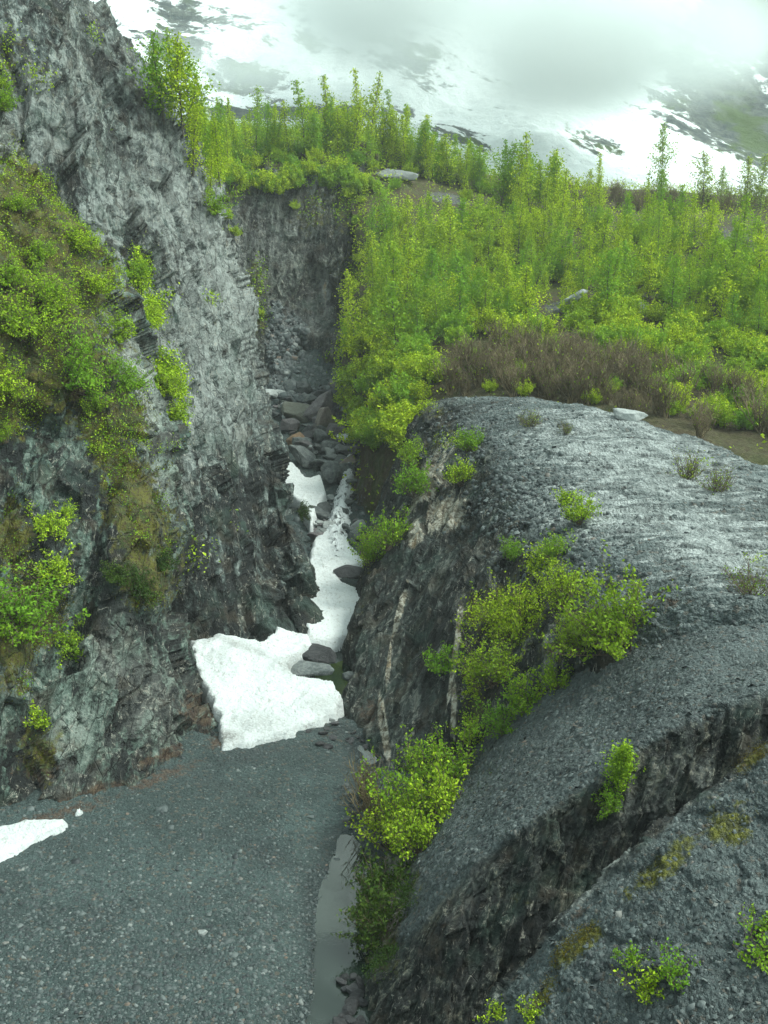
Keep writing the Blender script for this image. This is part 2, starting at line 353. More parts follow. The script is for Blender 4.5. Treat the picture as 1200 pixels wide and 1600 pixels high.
mid_rows = [
 [(-260, -300, 96), (-140, -270, 104), (-20, -220, 112), (50, -150, 118), (80, -90, 124), (20, -80, 160)],
 [(-200, 60, 80), (-60, 20, 86), (40, 0, 94), (95, -10, 104), (128, 0, 112), (70, 10, 145)],
 [(-150, 220, 78), (0, 170, 82), (90, 130, 88), (160, 110, 98), (205, 86, 110), (150, 100, 140)],
 [(-120, 340, 74), (30, 300, 78), (130, 270, 84), (215, 240, 94), (272, 180, 108), (230, 200, 138)],
 [(-80, 440, 70), (70, 400, 74), (170, 380, 80), (255, 330, 90), (312, 258, 105), (280, 280, 135)],
 [(-40, 560, 66), (110, 510, 70), (210, 480, 77), (295, 430, 88), (346, 352, 102), (320, 370, 132)],
 [(0, 680, 63), (150, 630, 67), (250, 590, 74), (330, 530, 86), (380, 470, 98), (355, 480, 128)],
 [(60, 800, 60), (200, 740, 64), (295, 700, 72), (365, 650, 83), (402, 600, 92), (385, 600, 122)],
 [(120, 900, 58), (240, 850, 62), (335, 810, 70), (405, 760, 80), (432, 722, 86), (405, 720, 112)],
 [(160, 980, 57), (270, 930, 61), (360, 890, 68), (435, 860, 75), (468, 835, 79), (445, 825, 102)],
 [(180, 1060, 56), (285, 1000, 60), (370, 965, 65), (440, 940, 70), (478, 905, 74), (460, 885, 96)],
 [(190, 1130, 54), (290, 1070, 58), (370, 1030, 62), (440, 1005, 66), (478, 985, 70), (464, 950, 90)]]
mid_rows.append(low(mid_rows[-1]))
def mid_mask(P, px, py, N):
    n = fbm(P * .25 + 5, 4)
    pale = blobs(px, py, [(335, 400, 80, 200, -20, 1.25), (240, 330, 90, 90, 0, .8), (130, 60, 80, 120, -30, .45), (280, 520, 60, 60, 0, .9), (330, 620, 70, 120, -30, 1.05), (250, 680, 50, 120, -20, 1.05), (385, 640, 24, 120, -15, .7), (60, 200, 80, 90, 0, .5), (120, 100, 60, 90, 0, .3)])
    pale = np.clip(pale + .5 * n, 0, 1.25) - blobs(px, py, [(420, 850, 110, 150, -20, 1.), (330, 930, 120, 90, 0, 1.), (60, 40, 120, 90, 0, .35), (480, 930, 60, 90, 0, .8), (205, 390, 22, 80, 5, .7)])
    moss = blobs(px, py, [(215, 420, 22, 60, 0, .6), (262, 590, 32, 60, -20, .62), (270, 660, 25, 40, -30, .5), (235, 490, 25, 40, 0, .55), (60, 120, 50, 50, 0, .42), (10, 100, 40, 80, 0, .5), (210, 190, 25, 40, -45, .3), (240, 860, 50, 110, -10, .45), (325, 470, 20, 25, 0, .4), (330, 270, 20, 40, -10, .5), (480, 800, 14, 50, -15, .5), (350, 360, 12, 40, -20, .35), (150, 60, 20, 60, -40, .4)])
    return dict(pale=pale, moss=moss, brown=blobs(px, py, [(320, 940, 60, 60, 0, .3), (270, 640, 30, 50, 0, .3), (430, 620, 12, 60, -15, .5)]), tan=0 * px)
pmid = patch('cliff_middle', mid_rows, 760, 380, rock_disp(S_MID, 3.0, 2.2, 1.7, .6, .9, .12), M_MID, mid_mask)
near_rows = [
 [(-500, -100, 60), (-300, -60, 66), (-140, 0, 72), (-50, 60, 78), (-70, 80, 100)],
 [(-450, 150, 56), (-250, 180, 60), (-90, 190, 68), (10, 205, 76), (-5, 215, 100)],
 [(-420, 320, 52), (-220, 330, 56), (-50, 340, 63), (95, 350, 72), (80, 340, 95)],
 [(-400, 480, 50), (-200, 480, 54), (0, 490, 59), (165, 465, 68), (150, 440, 92)],
 [(-380, 620, 48), (-180, 620, 52), (30, 620, 57), (215, 590, 64), (205, 560, 86)],
 [(-360, 740, 46), (-160, 740, 50), (50, 740, 54), (250, 730, 60), (240, 690, 82)],
 [(-350, 860, 44), (-150, 860, 47), (60, 860, 51), (275, 850, 57), (265, 800, 76)],
 [(-340, 980, 42), (-140, 980, 44.5), (70, 980, 49), (262, 975, 54.5), (250, 930, 72)],
 [(-330, 1100, 40), (-120, 1100, 43), (90, 1100, 47), (278, 1070, 52.5), (268, 1010, 68)],
 [(-320, 1240, 37.5), (-110, 1240, 41), (100, 1190, 45.5), (302, 1130, 51.5), (288, 1060, 66)],
 [(-320, 1400, 37), (-110, 1330, 40.5), (100, 1268, 43.7), (332, 1168, 50.6), (310, 1090, 64)]]
near_rows.append(low(near_rows[-1]))
def near_mask(P, px, py, N):
    n = fbm(P * .3 + 15, 4)
    moss = blobs(px, py, [(60, 430, 110, 130, 30, .8), (40, 560, 130, 90, 0, .75), (40, 330, 60, 90, 0, .7), (170, 700, 30, 100, -30, .55), (215, 800, 50, 120, -20, .5), (225, 900, 50, 50, 0, .6), (40, 960, 60, 60, 0, .65), (20, 1000, 40, 60, 0, .6), (20, 840, 30, 60, 0, .5), (200, 650, 30, 60, -30, .5), (60, 1180, 50, 60, 0, .5), (0, 620, 50, 60, 0, .7), (20, 1060, 40, 50, 0, .4)])
    pale = blobs(px, py, [(205, 560, 28, 130, -22, 1.), (225, 640, 22, 90, -15, .9), (20, 230, 40, 90, -10, .7), (100, 400, 25, 90, -25, .7), (240, 1100, 50, 70, 10, .45), (170, 1030, 40, 90, 5, .35), (120, 1150, 50, 90, 10, .3), (250, 760, 18, 60, -25, .6), (20, 1050, 20, 50, 0, .4)])
    brown = blobs(px, py, [(310, 1110, 50, 50, 0, .75), (60, 1200, 90, 60, -10, .5), (150, 1240, 120, 22, -16, .7), (20, 1270, 60, 22, -15, .8), (260, 1180, 70, 18, -22, .75), (170, 730, 30, 90, -30, .45), (60, 640, 60, 30, 0, .4)])
    return dict(moss=moss * 1.35 + .2 * sstep(1250, 900, py), pale=np.clip(pale + .3 * n, 0, 1), brown=brown, tan=0 * px)
pnear = patch('cliff_near', near_rows, 860, 340, rock_disp(S_NEAR, 2.4, 1.2, 1.1, .5, .5, .08), M_NEAR, near_mask)

KB = 10
kn = [
 [(1400, 800, 62), (1200, 733, 68), (1050, 672, 75), (900, 632, 82), (760, 622, 87), (690, 632, 89), (650, 665, 90), (612, 730, 90), (585, 800, 88), (572, 870, 86), (566, 905, 84)],
 [(1500, 880, 52), (1250, 790, 58), (1080, 735, 64), (920, 690, 70), (790, 672, 76), (715, 682, 79), (665, 720, 80), (622, 790, 79), (590, 850, 78), (570, 910, 76), (563, 945, 76)],
 [(1600, 980, 44), (1300, 870, 49), (1100, 810, 55), (950, 765, 60), (820, 745, 65), (735, 762, 68), (670, 805, 69), (615, 875, 69), (578, 930, 68), (560, 975, 67.5), (556, 1008, 68)],
 [(1600, 1040, 40), (1350, 930, 43), (1150, 880, 47), (1000, 840, 51), (870, 830, 55), (775, 858, 57.5), (700, 905, 58.5), (635, 970, 59.5), (585, 1020, 59.5), (560, 1055, 59), (554, 1085, 58.5)],
 [(1600, 1060, 38), (1380, 975, 40), (1200, 930, 42), (1060, 915, 44.5), (920, 925, 47.5), (835, 955, 49.3), (750, 1005, 50.5), (672, 1060, 51.5), (615, 1105, 52), (578, 1125, 53), (566, 1140, 53.2)],
 [(1600, 1100, 36), (1380, 1010, 38), (1200, 965, 40), (1080, 965, 41.5), (950, 995, 43), (865, 1050, 44.5), (780, 1105, 45.6), (705, 1150, 46.6), (645, 1185, 47.5), (605, 1200, 48.5), (592, 1215, 48.6)]]
kn = [low(kn[0], -5, 12)] + kn + [low(kn[-1], -5, -3)]
kn = [list(r) + [tuple(np.array(at(*r[-1]) if len(r[-1]) == 3 else r[-1][:3]) + (-.4, 0, -4)) + ('w',)] for r in kn]
def kn_disp(P):
    r = rock_disp(S_R, 4.5, .9, 1.1, .42, .5, .1)(P)
    Q = P * np.array([.35, 1.2, 1.2]); top = .6 * fbm(P * .12, 3) + .22 * facet(Q * .8) + .12 * facet(Q * 2.1 + 4) + .12 * fbm(Q * 1.6, 4, .6, True) + .05 * fbm(P * 4, 3)
    px, py, _ = proj(P); edge = np.interp(py, [600, 680, 760, 860, 960, 1100, 1200], [690, 720, 745, 790, 850, 990, 1100])
    w = sstep(-50, 50, px - edge + 25 * fbm(P * .3, 2)); return r * (1 - w) * .8 + top * w
def knoll_mat():
    """bare knoll: bedded grey top, dark slate face; attribute 'top' blends the two rocks"""
    m = M_R.copy(); m.name = 'knoll_rock'; return m
def kn_mask(P, px, py, N):
    n = fbm(P * .25, 4)
    tan = blobs(px, py, [(665, 750, 16, 62, 22, 1.), (690, 715, 14, 50, 28, .8), (700, 800, 34, 50, 30, .8), (714, 1000, 5, 110, 8, .95), (708, 1110, 6, 60, 4, .9), (625, 950, 5, 60, 14, .8), (607, 1040, 4, 50, 6, .75), (600, 1140, 8, 70, -8, .8), (650, 835, 16, 26, 20, .9), (695, 800, 34, 46, 40, .8), (680, 735, 12, 50, 28, 1.)])
    moss = blobs(px, py, [(800, 960, 90, 80, 0, .68), (740, 960, 30, 60, 10, .65), (740, 1080, 30, 80, 0, .6), (850, 880, 70, 40, 0, .6), (900, 1000, 90, 40, -20, .6), (700, 690, 70, 40, 0, .5), (575, 860, 22, 60, 0, .6), (650, 740, 25, 50, 0, .5), (660, 640, 60, 20, 0, .6), (590, 700, 20, 50, 10, .4), (565, 940, 12, 60, 5, .4), (1180, 880, 60, 25, 0, .5), (1090, 725, 80, 25, 15, .5)])
    brown = blobs(px, py, [(760, 960, 40, 60, 0, .6), (740, 1050, 30, 60, 0, .6), (580, 1110, 30, 50, 0, .6), (560, 780, 30, 100, 0, .6), (1060, 940, 60, 15, 0, .6)])
    return dict(tan=tan, moss=moss, brown=brown, pale=0 * px)
def knt_mask(P, px, py, N): pass
# the face and the top of the knoll are one surface with two rock skins
def blend_mat(name, A, B, fac_attr):
    """copy node trees of A and B into one material, mixed by an attribute"""
    t = NT(name); outs = []
    for M in (A, B):
        mp = {}
        for nd in M.node_tree.nodes:
            if nd.type == 'OUTPUT_MATERIAL': continue
            k = t.t.nodes.new(nd.bl_idname); mp[nd] = k
            for p in ('operation', 'use_clamp', 'data_type', 'blend_type', 'interpolation_type', 'feature', 'attribute_name'):
                if hasattr(nd, p):
                    try: setattr(k, p, getattr(nd, p))
                    except Exception: pass
            if nd.type == 'VALTORGB':
                e = k.color_ramp.elements
                while len(e) < len(nd.color_ramp.elements): e.new(.5)
                for a, b in zip(e, nd.color_ramp.elements): a.position = b.position; a.color = b.color
            for a, b in zip(k.inputs, nd.inputs):
                if hasattr(b, 'default_value'):
                    try: a.default_value = b.default_value
                    except Exception: pass
        for l in M.node_tree.links:
            if l.to_node in mp:
                t.t.links.new(mp[l.from_node].outputs[list(l.from_node.outputs).index(l.from_socket)], mp[l.to_node].inputs[list(l.to_node.inputs).index(l.to_socket)])
            else: outs.append(mp[l.from_node].outputs[0])
    m = t.n('MixShader', {0: t.attr(fac_attr), 1: outs[0], 2: outs[1]})
    t.t.links.new(m.outputs[0], t.out.inputs[0]); return t.m
TOPM = gravel_mat('knoll_top', base=(.080, .100, .098), sc=5., pale=True)
KM = blend_mat('knoll_rock', M_R, TOPM, 'top')
def kn_mask2(P, px, py, N):
    d = kn_mask(P, px, py, N); n = fbm(P * .4, 4)
    edge = np.interp(py, [600, 680, 760, 860, 960, 1100, 1200], [690, 735, 775, 840, 930, 1010, 1100])
    d['top'] = sstep(-12, 40, px - edge + 40 * n)
    pl = blobs(px, py, [(1000, 720, 220, 70, 15, .9), (950, 800, 200, 60, 5, .8), (1120, 850, 140, 80, 20, .85), (760, 660, 60, 20, 0, .3), (900, 680, 120, 30, 10, .6), (980, 660, 80, 14, 20, 1.)])
    d['pale'] = np.clip(pl * d['top'] + .25 * n, 0, 1.2); d['wet'] = 0 * px
    return d
pkn = patch('rock_knoll', kn, 620, 700, kn_disp, KM, kn_mask2)

ramp_rows = [
 [(1500, 900, 44), (1500, 960, 40), (1500, 1010, 36), (1500, 1045, 33), (1500, 1065, 32), (1500, 1150, 31.5), (1500, 1300, 31)],
 [(1200, 925, 43), (1200, 970, 40), (1200, 1020, 36.5), (1200, 1065, 33.5), (1200, 1092, 32.2), (1200, 1190, 31.5), (1200, 1350, 31)],
 [(1040, 962, 44), (1050, 1010, 40.5), (1055, 1070, 36), (1055, 1120, 33), (1052, 1148, 31.8), (1050, 1250, 31), (1040, 1420, 30.5)],
 [(900, 1035, 45), (920, 1080, 41), (940, 1130, 37), (950, 1175, 33.5), (955, 1208, 31.5), (940, 1310, 30.8), (920, 1500, 30)],
 [(790, 1115, 46), (810, 1155, 42), (830, 1200, 37), (845, 1245, 33), (850, 1280, 31), (840, 1380, 30.3), (820, 1560, 29.5)],
 [(700, 1195, 46), (715, 1235, 42), (730, 1275, 37), (745, 1320, 33), (750, 1352, 31), (740, 1440, 30), (720, 1620, 29)],
 [(630, 1275, 43.8), (645, 1320, 40), (655, 1362, 36), (666, 1405, 32.8), (672, 1442, 30.8), (665, 1520, 29.8), (650, 1680, 28.5)],
 [(590, 1340, 40.6), (597, 1390, 37.8), (604, 1440, 34.8), (610, 1484, 32.4), (615, 1524, 30.6), (612, 1590, 29.3), (608, 1720, 28)],
 [(572, 1400, 37.2), (570, 1440, 35.8), (570, 1484, 34.2), (572, 1524, 32.6), (574, 1562, 31), (576, 1620, 29.8), (578, 1750, 27.5)]]
ramp_rows = [[tuple(np.array(at(*r[0])) + (.5, 4, -2.5)) + ('w',)] + r for r in ramp_rows]
ramp_rows.append([tuple(np.array(at(*p) if len(p) == 3 else p[:3]) + (-.3, 0, -4)) + ('w',) for p in ramp_rows[-1]])
S_F = (.30, .05, .95)
M_F = rock_mat('slate_face', S_F, 9., 1.8, dark=(.010, .013, .013), mid=(.025, .031, .027), light=(.19, .185, .14), bias=-.06)
GR_N = gravel_mat('slate_chips', base=(.064, .080, .079), sc=6.5)
RM = blend_mat('ramp_rock', M_F, GR_N, 'top')
def edge_y(px): return np.interp(px, [560, 572, 615, 672, 750, 850, 955, 1052, 1200, 1500], [1560, 1562, 1500, 1440, 1352, 1280, 1208, 1148, 1092, 1065])
def ramp_disp(P):
    px, py, _ = proj(P); w = sstep(12, -30, py - edge_y(px) + 14 * fbm(P * .5, 3))
    w = w * sstep(560, 660, px + (py - 1300) * -.15)
    r = rock_disp(S_F, 6., .5, .32, .26, .5, .05, 2.6)(P)
    g_ = .35 * fbm(P * .3, 3) + .10 * fbm(P * np.array([1.2, 3, 3]), 4, .6) + .04 * facet(P * np.array([.8, 2.2, 2.2])) + .02 * facet(P * np.array([2, 5, 5.]))
    return r * (1 - w) * .8 + g_ * w
def ramp_mask(P, px, py, N):
    n = fbm(P * .6, 4); top = sstep(8, -20, py - edge_y(px) + 14 * n) * sstep(590, 650, px - (1500 - py) * .12 + 40 * n)
    return dict(top=top, pale=np.clip(.4 * n + .25 * blobs(px, py, [(700, 1330, 80, 60, 0, 1), (1050, 1230, 120, 50, -25, .8)]), 0, 1), moss=blobs(px, py, [(640, 1400, 45, 90, 30, .55), (585, 1430, 30, 90, 10, .7), (600, 1500, 40, 70, 30, .6), (760, 1220, 60, 14, -40, .45), (900, 1100, 60, 20, -30, .3), (800, 1400, 120, 60, -30, .35), (1180, 1160, 60, 40, -30, .35), (1020, 990, 60, 14, -20, .6)]),
        brown=blobs(px, py, [(720, 1290, 80, 16, -42, .5), (880, 1060, 90, 12, -30, .7), (700, 1450, 200, 60, -35, .45), (950, 1300, 150, 50, -30, .45), (590, 1350, 30, 60, 0, .5)]) * .8,
        tan=blobs(px, py, [(620, 1430, 26, 90, 32, .62), (660, 1370, 20, 50, 35, .5), (1060, 1240, 110, 40, -30, .30), (870, 1400, 80, 60, -30, .25)]), wet=.25 * sstep(1, 0, top) + .3 * sstep(0, .4, fbm(P * .2 + 3, 3)))
pramp = patch('rock_ramp', ramp_rows, 700, 460, ramp_disp, RM, ramp_mask)

ridge = [(1600, 950, 26), (1400, 1050, 24.5), (1200, 1172, 22.5), (1130, 1232, 22), (1000, 1325, 21), (880, 1440, 20), (800, 1535, 19.5), (735, 1625, 19), (640, 1780, 18.5), (500, 1950, 18)]
fr = []
for p in ridge:
    a = np.array(at(*p))
    fr.append([tuple(a + (-.6, 2.5, -12)) + ('w',), tuple(a + (-.3, 1.2, -5)) + ('w',), tuple(a + (-.1, .35, -1.2)) + ('w',), p, (p[0] + 70, p[1] + 95, p[2] - 2.3), (p[0] + 170, p[1] + 240, p[2] - 5), (p[0] + 320, p[1] + 470, p[2] - 8), (p[0] + 560, p[1] + 900, p[2] - 11)])
FM = blend_mat('foreground_rock', rock_mat('slate_front', S_F, 5., 2.2, mid=(.04, .046, .043), bias=-.03), gravel_mat('slate_chips_near', base=(.064, .082, .081), sc=11.), 'top')
def ridge_y(px): return np.interp(px, [p[0] for p in ridge[::-1]], [p[1] for p in ridge[::-1]])
def fore_disp(P):
    Q = P * np.array([.8, 1.8, 1.8])
    return .35 * fbm(P * .35, 3) + .17 * facet(Q * .7) + .06 * facet(Q * 2.4 + 3) + .025 * facet(Q * 6 + 5) + .07 * fbm(Q * 3, 4, .6, True) + .02 * fbm(P * 14, 3)
def fore_mask(P, px, py, N):
    n = fbm(P * 1.1, 4)
    return dict(top=sstep(-6, 24, py - ridge_y(px) + 16 * n + 10), pale=np.clip(.5 * n, 0, 1), tan=blobs(px, py, [(900, 1500, 70, 14, -40, .5), (830, 1560, 60, 20, -30, .4)]),
        moss=blobs(px, py, [(1140, 1290, 60, 50, -40, .85), (1040, 1350, 110, 30, -42, .8), (900, 1480, 80, 26, -42, .78), (840, 1560, 70, 24, -42, .78), (1170, 1190, 60, 14, -40, .8), (1000, 1440, 60, 30, -30, .4), (960, 1590, 80, 25, -20, .45), (1100, 1400, 60, 40, 0, .3)]),
        brown=blobs(px, py, [(900, 1430, 60, 14, -42, .6), (820, 1520, 60, 14, -42, .6), (1090, 1300, 60, 20, -35, .5)]), wet=.15 + 0 * px)
pfore = patch('rock_shelf', fr, 640, 420, fore_disp, FM, fore_mask)

# ------------------------------------------------------------------ hill, headwall, mountain
hill_rows = [
 [(600, 900, 84), (610, 850, 85), (640, 760, 86), (720, 690, 86), (860, 690, 82), (1020, 730, 76), (1200, 790, 70), (1450, 860, 62)],
 [(560, 850, 93), (575, 790, 94), (605, 715, 94), (690, 645, 95), (840, 635, 91), (1020, 665, 85), (1200, 725, 78), (1450, 790, 68)],
 [(542, 812, 101), (556, 740, 102), (588, 655, 102), (680, 590, 103), (840, 575, 101), (1020, 600, 97), (1200, 650, 92), (1500, 740, 84)],
 [(556, 760, 109), (566, 700, 110), (580, 615, 112), (670, 545, 113), (840, 530, 112), (1020, 545, 110), (1200, 580, 107), (1500, 650, 100)],
 [(570, 700, 120), (564, 640, 121), (562, 560, 124), (650, 500, 126), (840, 480, 126), (1020, 480, 124), (1200, 500, 120), (1500, 570, 114)],
 [(545, 650, 130), (538, 595, 132), (555, 510, 136), (650, 450, 140), (840, 430, 142), (1020, 420, 140), (1200, 430, 136), (1500, 480, 130)],
 [(545, 560, 142), (550, 500, 146), (580, 430, 150), (670, 390, 154), (840, 370, 156), (1020, 365, 156), (1200, 375, 152), (1500, 410, 146)],
 [(560, 420, 160), (575, 370, 163), (610, 330, 166), (700, 330, 170), (840, 335, 172), (1020, 340, 172), (1200, 345, 170), (1500, 370, 165)],
 [(540, 262, 180), (560, 258, 181), (620, 270, 182), (720, 300, 184), (840, 318, 186), (1020, 325, 188), (1200, 330, 188), (1500, 350, 184)],
 [(540, 225, 202), (580, 228, 204), (650, 245, 206), (740, 268, 208), (850, 288, 210), (1020, 300, 212), (1200, 312, 212), (1500, 330, 210)],
 [(540, 300, 330), (600, 300, 330), (660, 310, 330), (740, 320, 330), (850, 335, 330), (1020, 345, 330), (1200, 355, 330), (1500, 370, 330)]]
def hill_mat():
    t = NT('hillside'); P = t.pos(); n = t.noise(P, .35, 6, .7); f = t.noise(P, 2.5, 7, .75)
    col = t.mix(t.step(n, .4, .6), rgb(.06, .075, .022), rgb(.085, .062, .042)); col = t.mix(t.step(f, .45, .75), col, rgb(.14, .14, .05))
    col = t.mix(t.math('MULTIPLY', t.attr('brown'), .9), col, t.mix(t.step(f, .35, .65), rgb(.05, .04, .022), rgb(.11, .09, .05)))
    rk = t.step(t.math('ADD', t.attr('rock'), t.math('MULTIPLY', t.math('SUBTRACT', f, .5), 1.2)), .45, .6)
    rc = t.mix(t.step(t.noise(P, 4, 6, .8), .35, .65), rgb(.04, .042, .038), rgb(.20, .21, .20))
    col = t.mix(rk, col, rc)
    t.bsdf(col, .9, t.bump(f, .5, 1.), .2); return t.m
def hill_disp(P): return 1.2 * fbm(P * .07, 3) + .5 * fbm(P * .4, 4) + .12 * fbm(P * 2, 3)
def hill_mask(P, px, py, N):
    return dict(brown=blobs(px, py, [(850, 590, 160, 60, 5, 1.), (1080, 630, 160, 70, 15, 1.), (880, 320, 200, 14, 3, .8)]), rock=blobs(px, py, [(615, 275, 26, 8, 0, 1.), (700, 310, 50, 12, 10, .8), (1150, 370, 90, 30, 10, .55), (885, 480, 50, 14, 0, .8), (990, 485, 30, 14, 0, .8), (560, 780, 30, 70, 0, .5), (560, 640, 14, 60, 0, .4), (520, 300, 40, 60, 0, .5)]))
phill = patch('hill', hill_rows, 420, 380, hill_disp, hill_mat(), hill_mask)
head_rows = [
 [(60, 190, 260), (280, 195, 250), (380, 200, 240), (460, 205, 230), (540, 205, 226), (640, 225, 226)],
 [(100, 240, 175), (300, 222, 180), (380, 226, 185), (460, 228, 190), (540, 230, 192), (620, 255, 192)],
 [(180, 320, 150), (320, 296, 158), (370, 282, 168), (440, 262, 174), (510, 256, 178), (590, 275, 180)],
 [(200, 400, 145), (330, 375, 152), (372, 362, 163), (440, 345, 169), (510, 340, 172), (590, 350, 172)],
 [(220, 500, 140), (345, 460, 146), (380, 450, 158), (440, 430, 164), (505, 430, 166), (585, 430, 166)],
 [(250, 600, 134), (360, 540, 140), (395, 520, 151), (440, 500, 156), (500, 510, 158), (575, 500, 158)],
 [(280, 700, 122), (385, 620, 132), (410, 610, 139), (450, 605, 142), (500, 600, 143), (560, 590, 143)],
 [(300, 780, 112), (400, 690, 122), (430, 670, 128), (470, 660, 131), (510, 650, 133), (560, 640, 133)]]
head_rows.append(low(head_rows[-1]))
SCREE = gravel_mat('scree', base=(.15, .155, .15), sc=2.2)
HM = blend_mat('headwall_rock', M_HEAD, SCREE, 'top')
def head_mask(P, px, py, N):
    n = fbm(P * .15, 3)
    sc_ = blobs(px, py, [(455, 560, 42, 75, -4, 1.3), (450, 620, 70, 40, 0, 1.3), (500, 640, 80, 40, 0, 1.3), (430, 500, 18, 40, 0, .9)])
    return dict(top=sstep(.45, .7, sc_ + .4 * n), wet=0 * px, moss=blobs(px, py, [(400, 440, 24, 60, 0, .62), (490, 330, 50, 60, 20, .55), (545, 320, 50, 70, 0, .65), (560, 420, 50, 60, 0, .6), (360, 300, 50, 30, 0, .6), (440, 250, 120, 18, 0, .8), (405, 500, 20, 50, 0, .6), (520, 420, 30, 50, 10, .4), (330, 380, 20, 90, 0, .6), (510, 560, 10, 50, 0, .5)]) + sstep(262, 245, py - .0 * px) * .6,
        pale=np.clip(.4 * n + blobs(px, py, [(372, 400, 12, 60, 0, .9), (450, 340, 60, 60, 20, .4), (500, 280, 14, 40, 0, .9), (508, 460, 8, 40, 0, .9), (490, 500, 14, 40, 0, .6)]), 0, 1),
        tan=blobs(px, py, [(372, 390, 10, 50, 0, .45), (500, 300, 10, 40, 10, .5), (508, 455, 6, 40, 0, .5)]), brown=blobs(px, py, [(480, 400, 60, 80, 10, .35), (380, 330, 30, 30, 0, .4), (490, 540, 20, 50, -10, .4)]))
phead = patch('headwall', head_rows, 460, 340, lambda P: rock_disp(S_HEAD, 4.5, 1.6, 1.8, .8, 1.1, .25, .7)(P) * sstep(0, 1, sstep(-4, 4, (proj(P)[1] - 250)) * .8 + .2), HM, head_mask)

mt_rows = [
 [(-700, 420, 300), (-300, 400, 310), (100, 330, 330), (450, 300, 335), (800, 330, 335), (1200, 370, 330), (1700, 420, 320), (2300, 480, 300)],
 [(-700, 250, 340), (-300, 240, 350), (100, 200, 360), (450, 190, 370), (800, 240, 370), (1200, 300, 365), (1700, 350, 350), (2300, 400, 340)],
 [(-700, 100, 420), (-300, 90, 430), (100, 60, 440), (450, 60, 455), (800, 110, 455), (1200, 180, 445), (1700, 220, 430), (2300, 260, 420)],
 [(-700, -150, 520), (-300, -150, 530), (100, -160, 550), (450, -140, 570), (800, -100, 570), (1200, -40, 550), (1700, 0, 530), (2300, 40, 520)],
 [(-700, -500, 650), (-300, -500, 660), (100, -520, 690), (450, -500, 700), (800, -450, 700), (1200, -380, 690), (1700, -300, 660), (2300, -250, 650)],
 [(-700, -850, 900), (-300, -850, 920), (100, -880, 950), (450, -850, 960), (800, -800, 960), (1200, -700, 950), (1700, -600, 920), (2300, -500, 900)]]
def mt_mat():
    t = NT('mountain'); P = t.pos(); s = Vector((.75, -.45, -.45)).normalized(); d = t.vm('DOT_PRODUCT', P, tuple(s)).outputs['Value']
    Q = t.vm('SUBTRACT', P, t.n('CombineXYZ', {0: t.math('MULTIPLY', d, s.x * .82), 1: t.math('MULTIPLY', d, s.y * .82), 2: t.math('MULTIPLY', d, s.z * .82)}).outputs[0]).outputs[0]
    n = t.noise(Q, .07, 8, .68, .6); f = t.noise(P, .16, 7, .72)
    k = t.math('ADD', t.attr('snow'), t.math('ADD', t.math('MULTIPLY', t.math('SUBTRACT', n, .5), 1.5), t.math('MULTIPLY', t.math('SUBTRACT', f, .5), 1.0)))
    rock = t.mix(t.step(f, .35, .65), rgb(.035, .05, .055), rgb(.11, .13, .11)); rock = t.mix(t.step(t.noise(P, .05, 4), .48, .62), rock, rgb(.05, .085, .02))
    col = t.mix(t.step(k, .44, .54), rock, t.mix(f, rgb(.66, .71, .72), rgb(.80, .84, .83)))
    t.bsdf(col, .8, t.bump(f, 3., .8), .2); return t.m
def mt_mask(P, px, py, N):
    s = .71 - blobs(px, py, [(1150, 180, 130, 70, 30, .62), (1190, 30, 110, 80, 20, .75), (1090, 210, 60, 12, 35, .45), (940, 225, 60, 20, 20, .4), (640, 95, 90, 26, 30, .3), (480, 40, 16, 60, -15, .25), (800, 190, 160, 16, 28, .08), (395, 118, 70, 30, 0, .40), (270, 60, 60, 60, 30, .42), (700, 215, 70, 20, 15, .42), (1200, 240, 50, 30, 0, .5), (480, 175, 200, 12, 0, .5), (1060, 90, 50, 40, 0, .4)])
    return dict(snow=s + blobs(px, py, [(1000, 215, 160, 26, 32, .3), (700, 175, 260, 20, 17, .25), (250, 60, 90, 30, 30, .15), (1130, 250, 90, 10, 25, .3)]))
pmt = patch('mountain', mt_rows, 300, 420, lambda P: 14 * fbm(P * .008, 3) + 5 * fbm(P * .03, 4) + 1.6 * fbm(P * .13, 4, .6, True), mt_mat(), mt_mask, smooth=False)

# ------------------------------------------------------------------ picture lookup on real surfaces (front-most vertex near a sight line)
ZW = 4
def zbuf():
    ii, kk, dd = [], [], []
    for n, p in enumerate(PATCH):
        m = (p['px'] > -400) & (p['px'] < 1600) & (p['py'] > -100) & (p['py'] < 1700)
        j = np.nonzero(m)[0]; cx = ((p['px'][j] + 400) / ZW).astype(int); cy_ = ((p['py'][j] + 100) / ZW).astype(int)
        ii.append(np.stack([np.full(len(j), n), j], 1)); kk.append(cy_ * 600 + cx); dd.append(p['dep'][j])
    ii, kk, dd = np.concatenate(ii), np.concatenate(kk), np.concatenate(dd)
    o = np.lexsort((dd, kk)); kk, ii = kk[o], ii[o]; u, first = np.unique(kk, return_index=True)
    Zt = np.full((460 * 600, 2), -1); Zt[u] = ii[first]; return Zt
ZB = zbuf()
def look(px, py, names=None):
    for r in range(0, 12):
        best = None
        for a in range(-r, r + 1):
            for b in range(-r, r + 1):
                if max(abs(a), abs(b)) != r: continue
                k = (int((py + 100) / ZW) + a) * 600 + int((px + 400) / ZW) + b
                if 0 <= k < len(ZB) and ZB[k, 0] >= 0:
                    p = PATCH[ZB[k, 0]]
                    if names and p['name'] not in names: continue
                    j = ZB[k, 1]
                    if best is None or p['dep'][j] < best[0]: best = (p['dep'][j], p['P'][j], p['N'][j], p['name'])
        if best: return best[1], best[2], best[3]
    return None

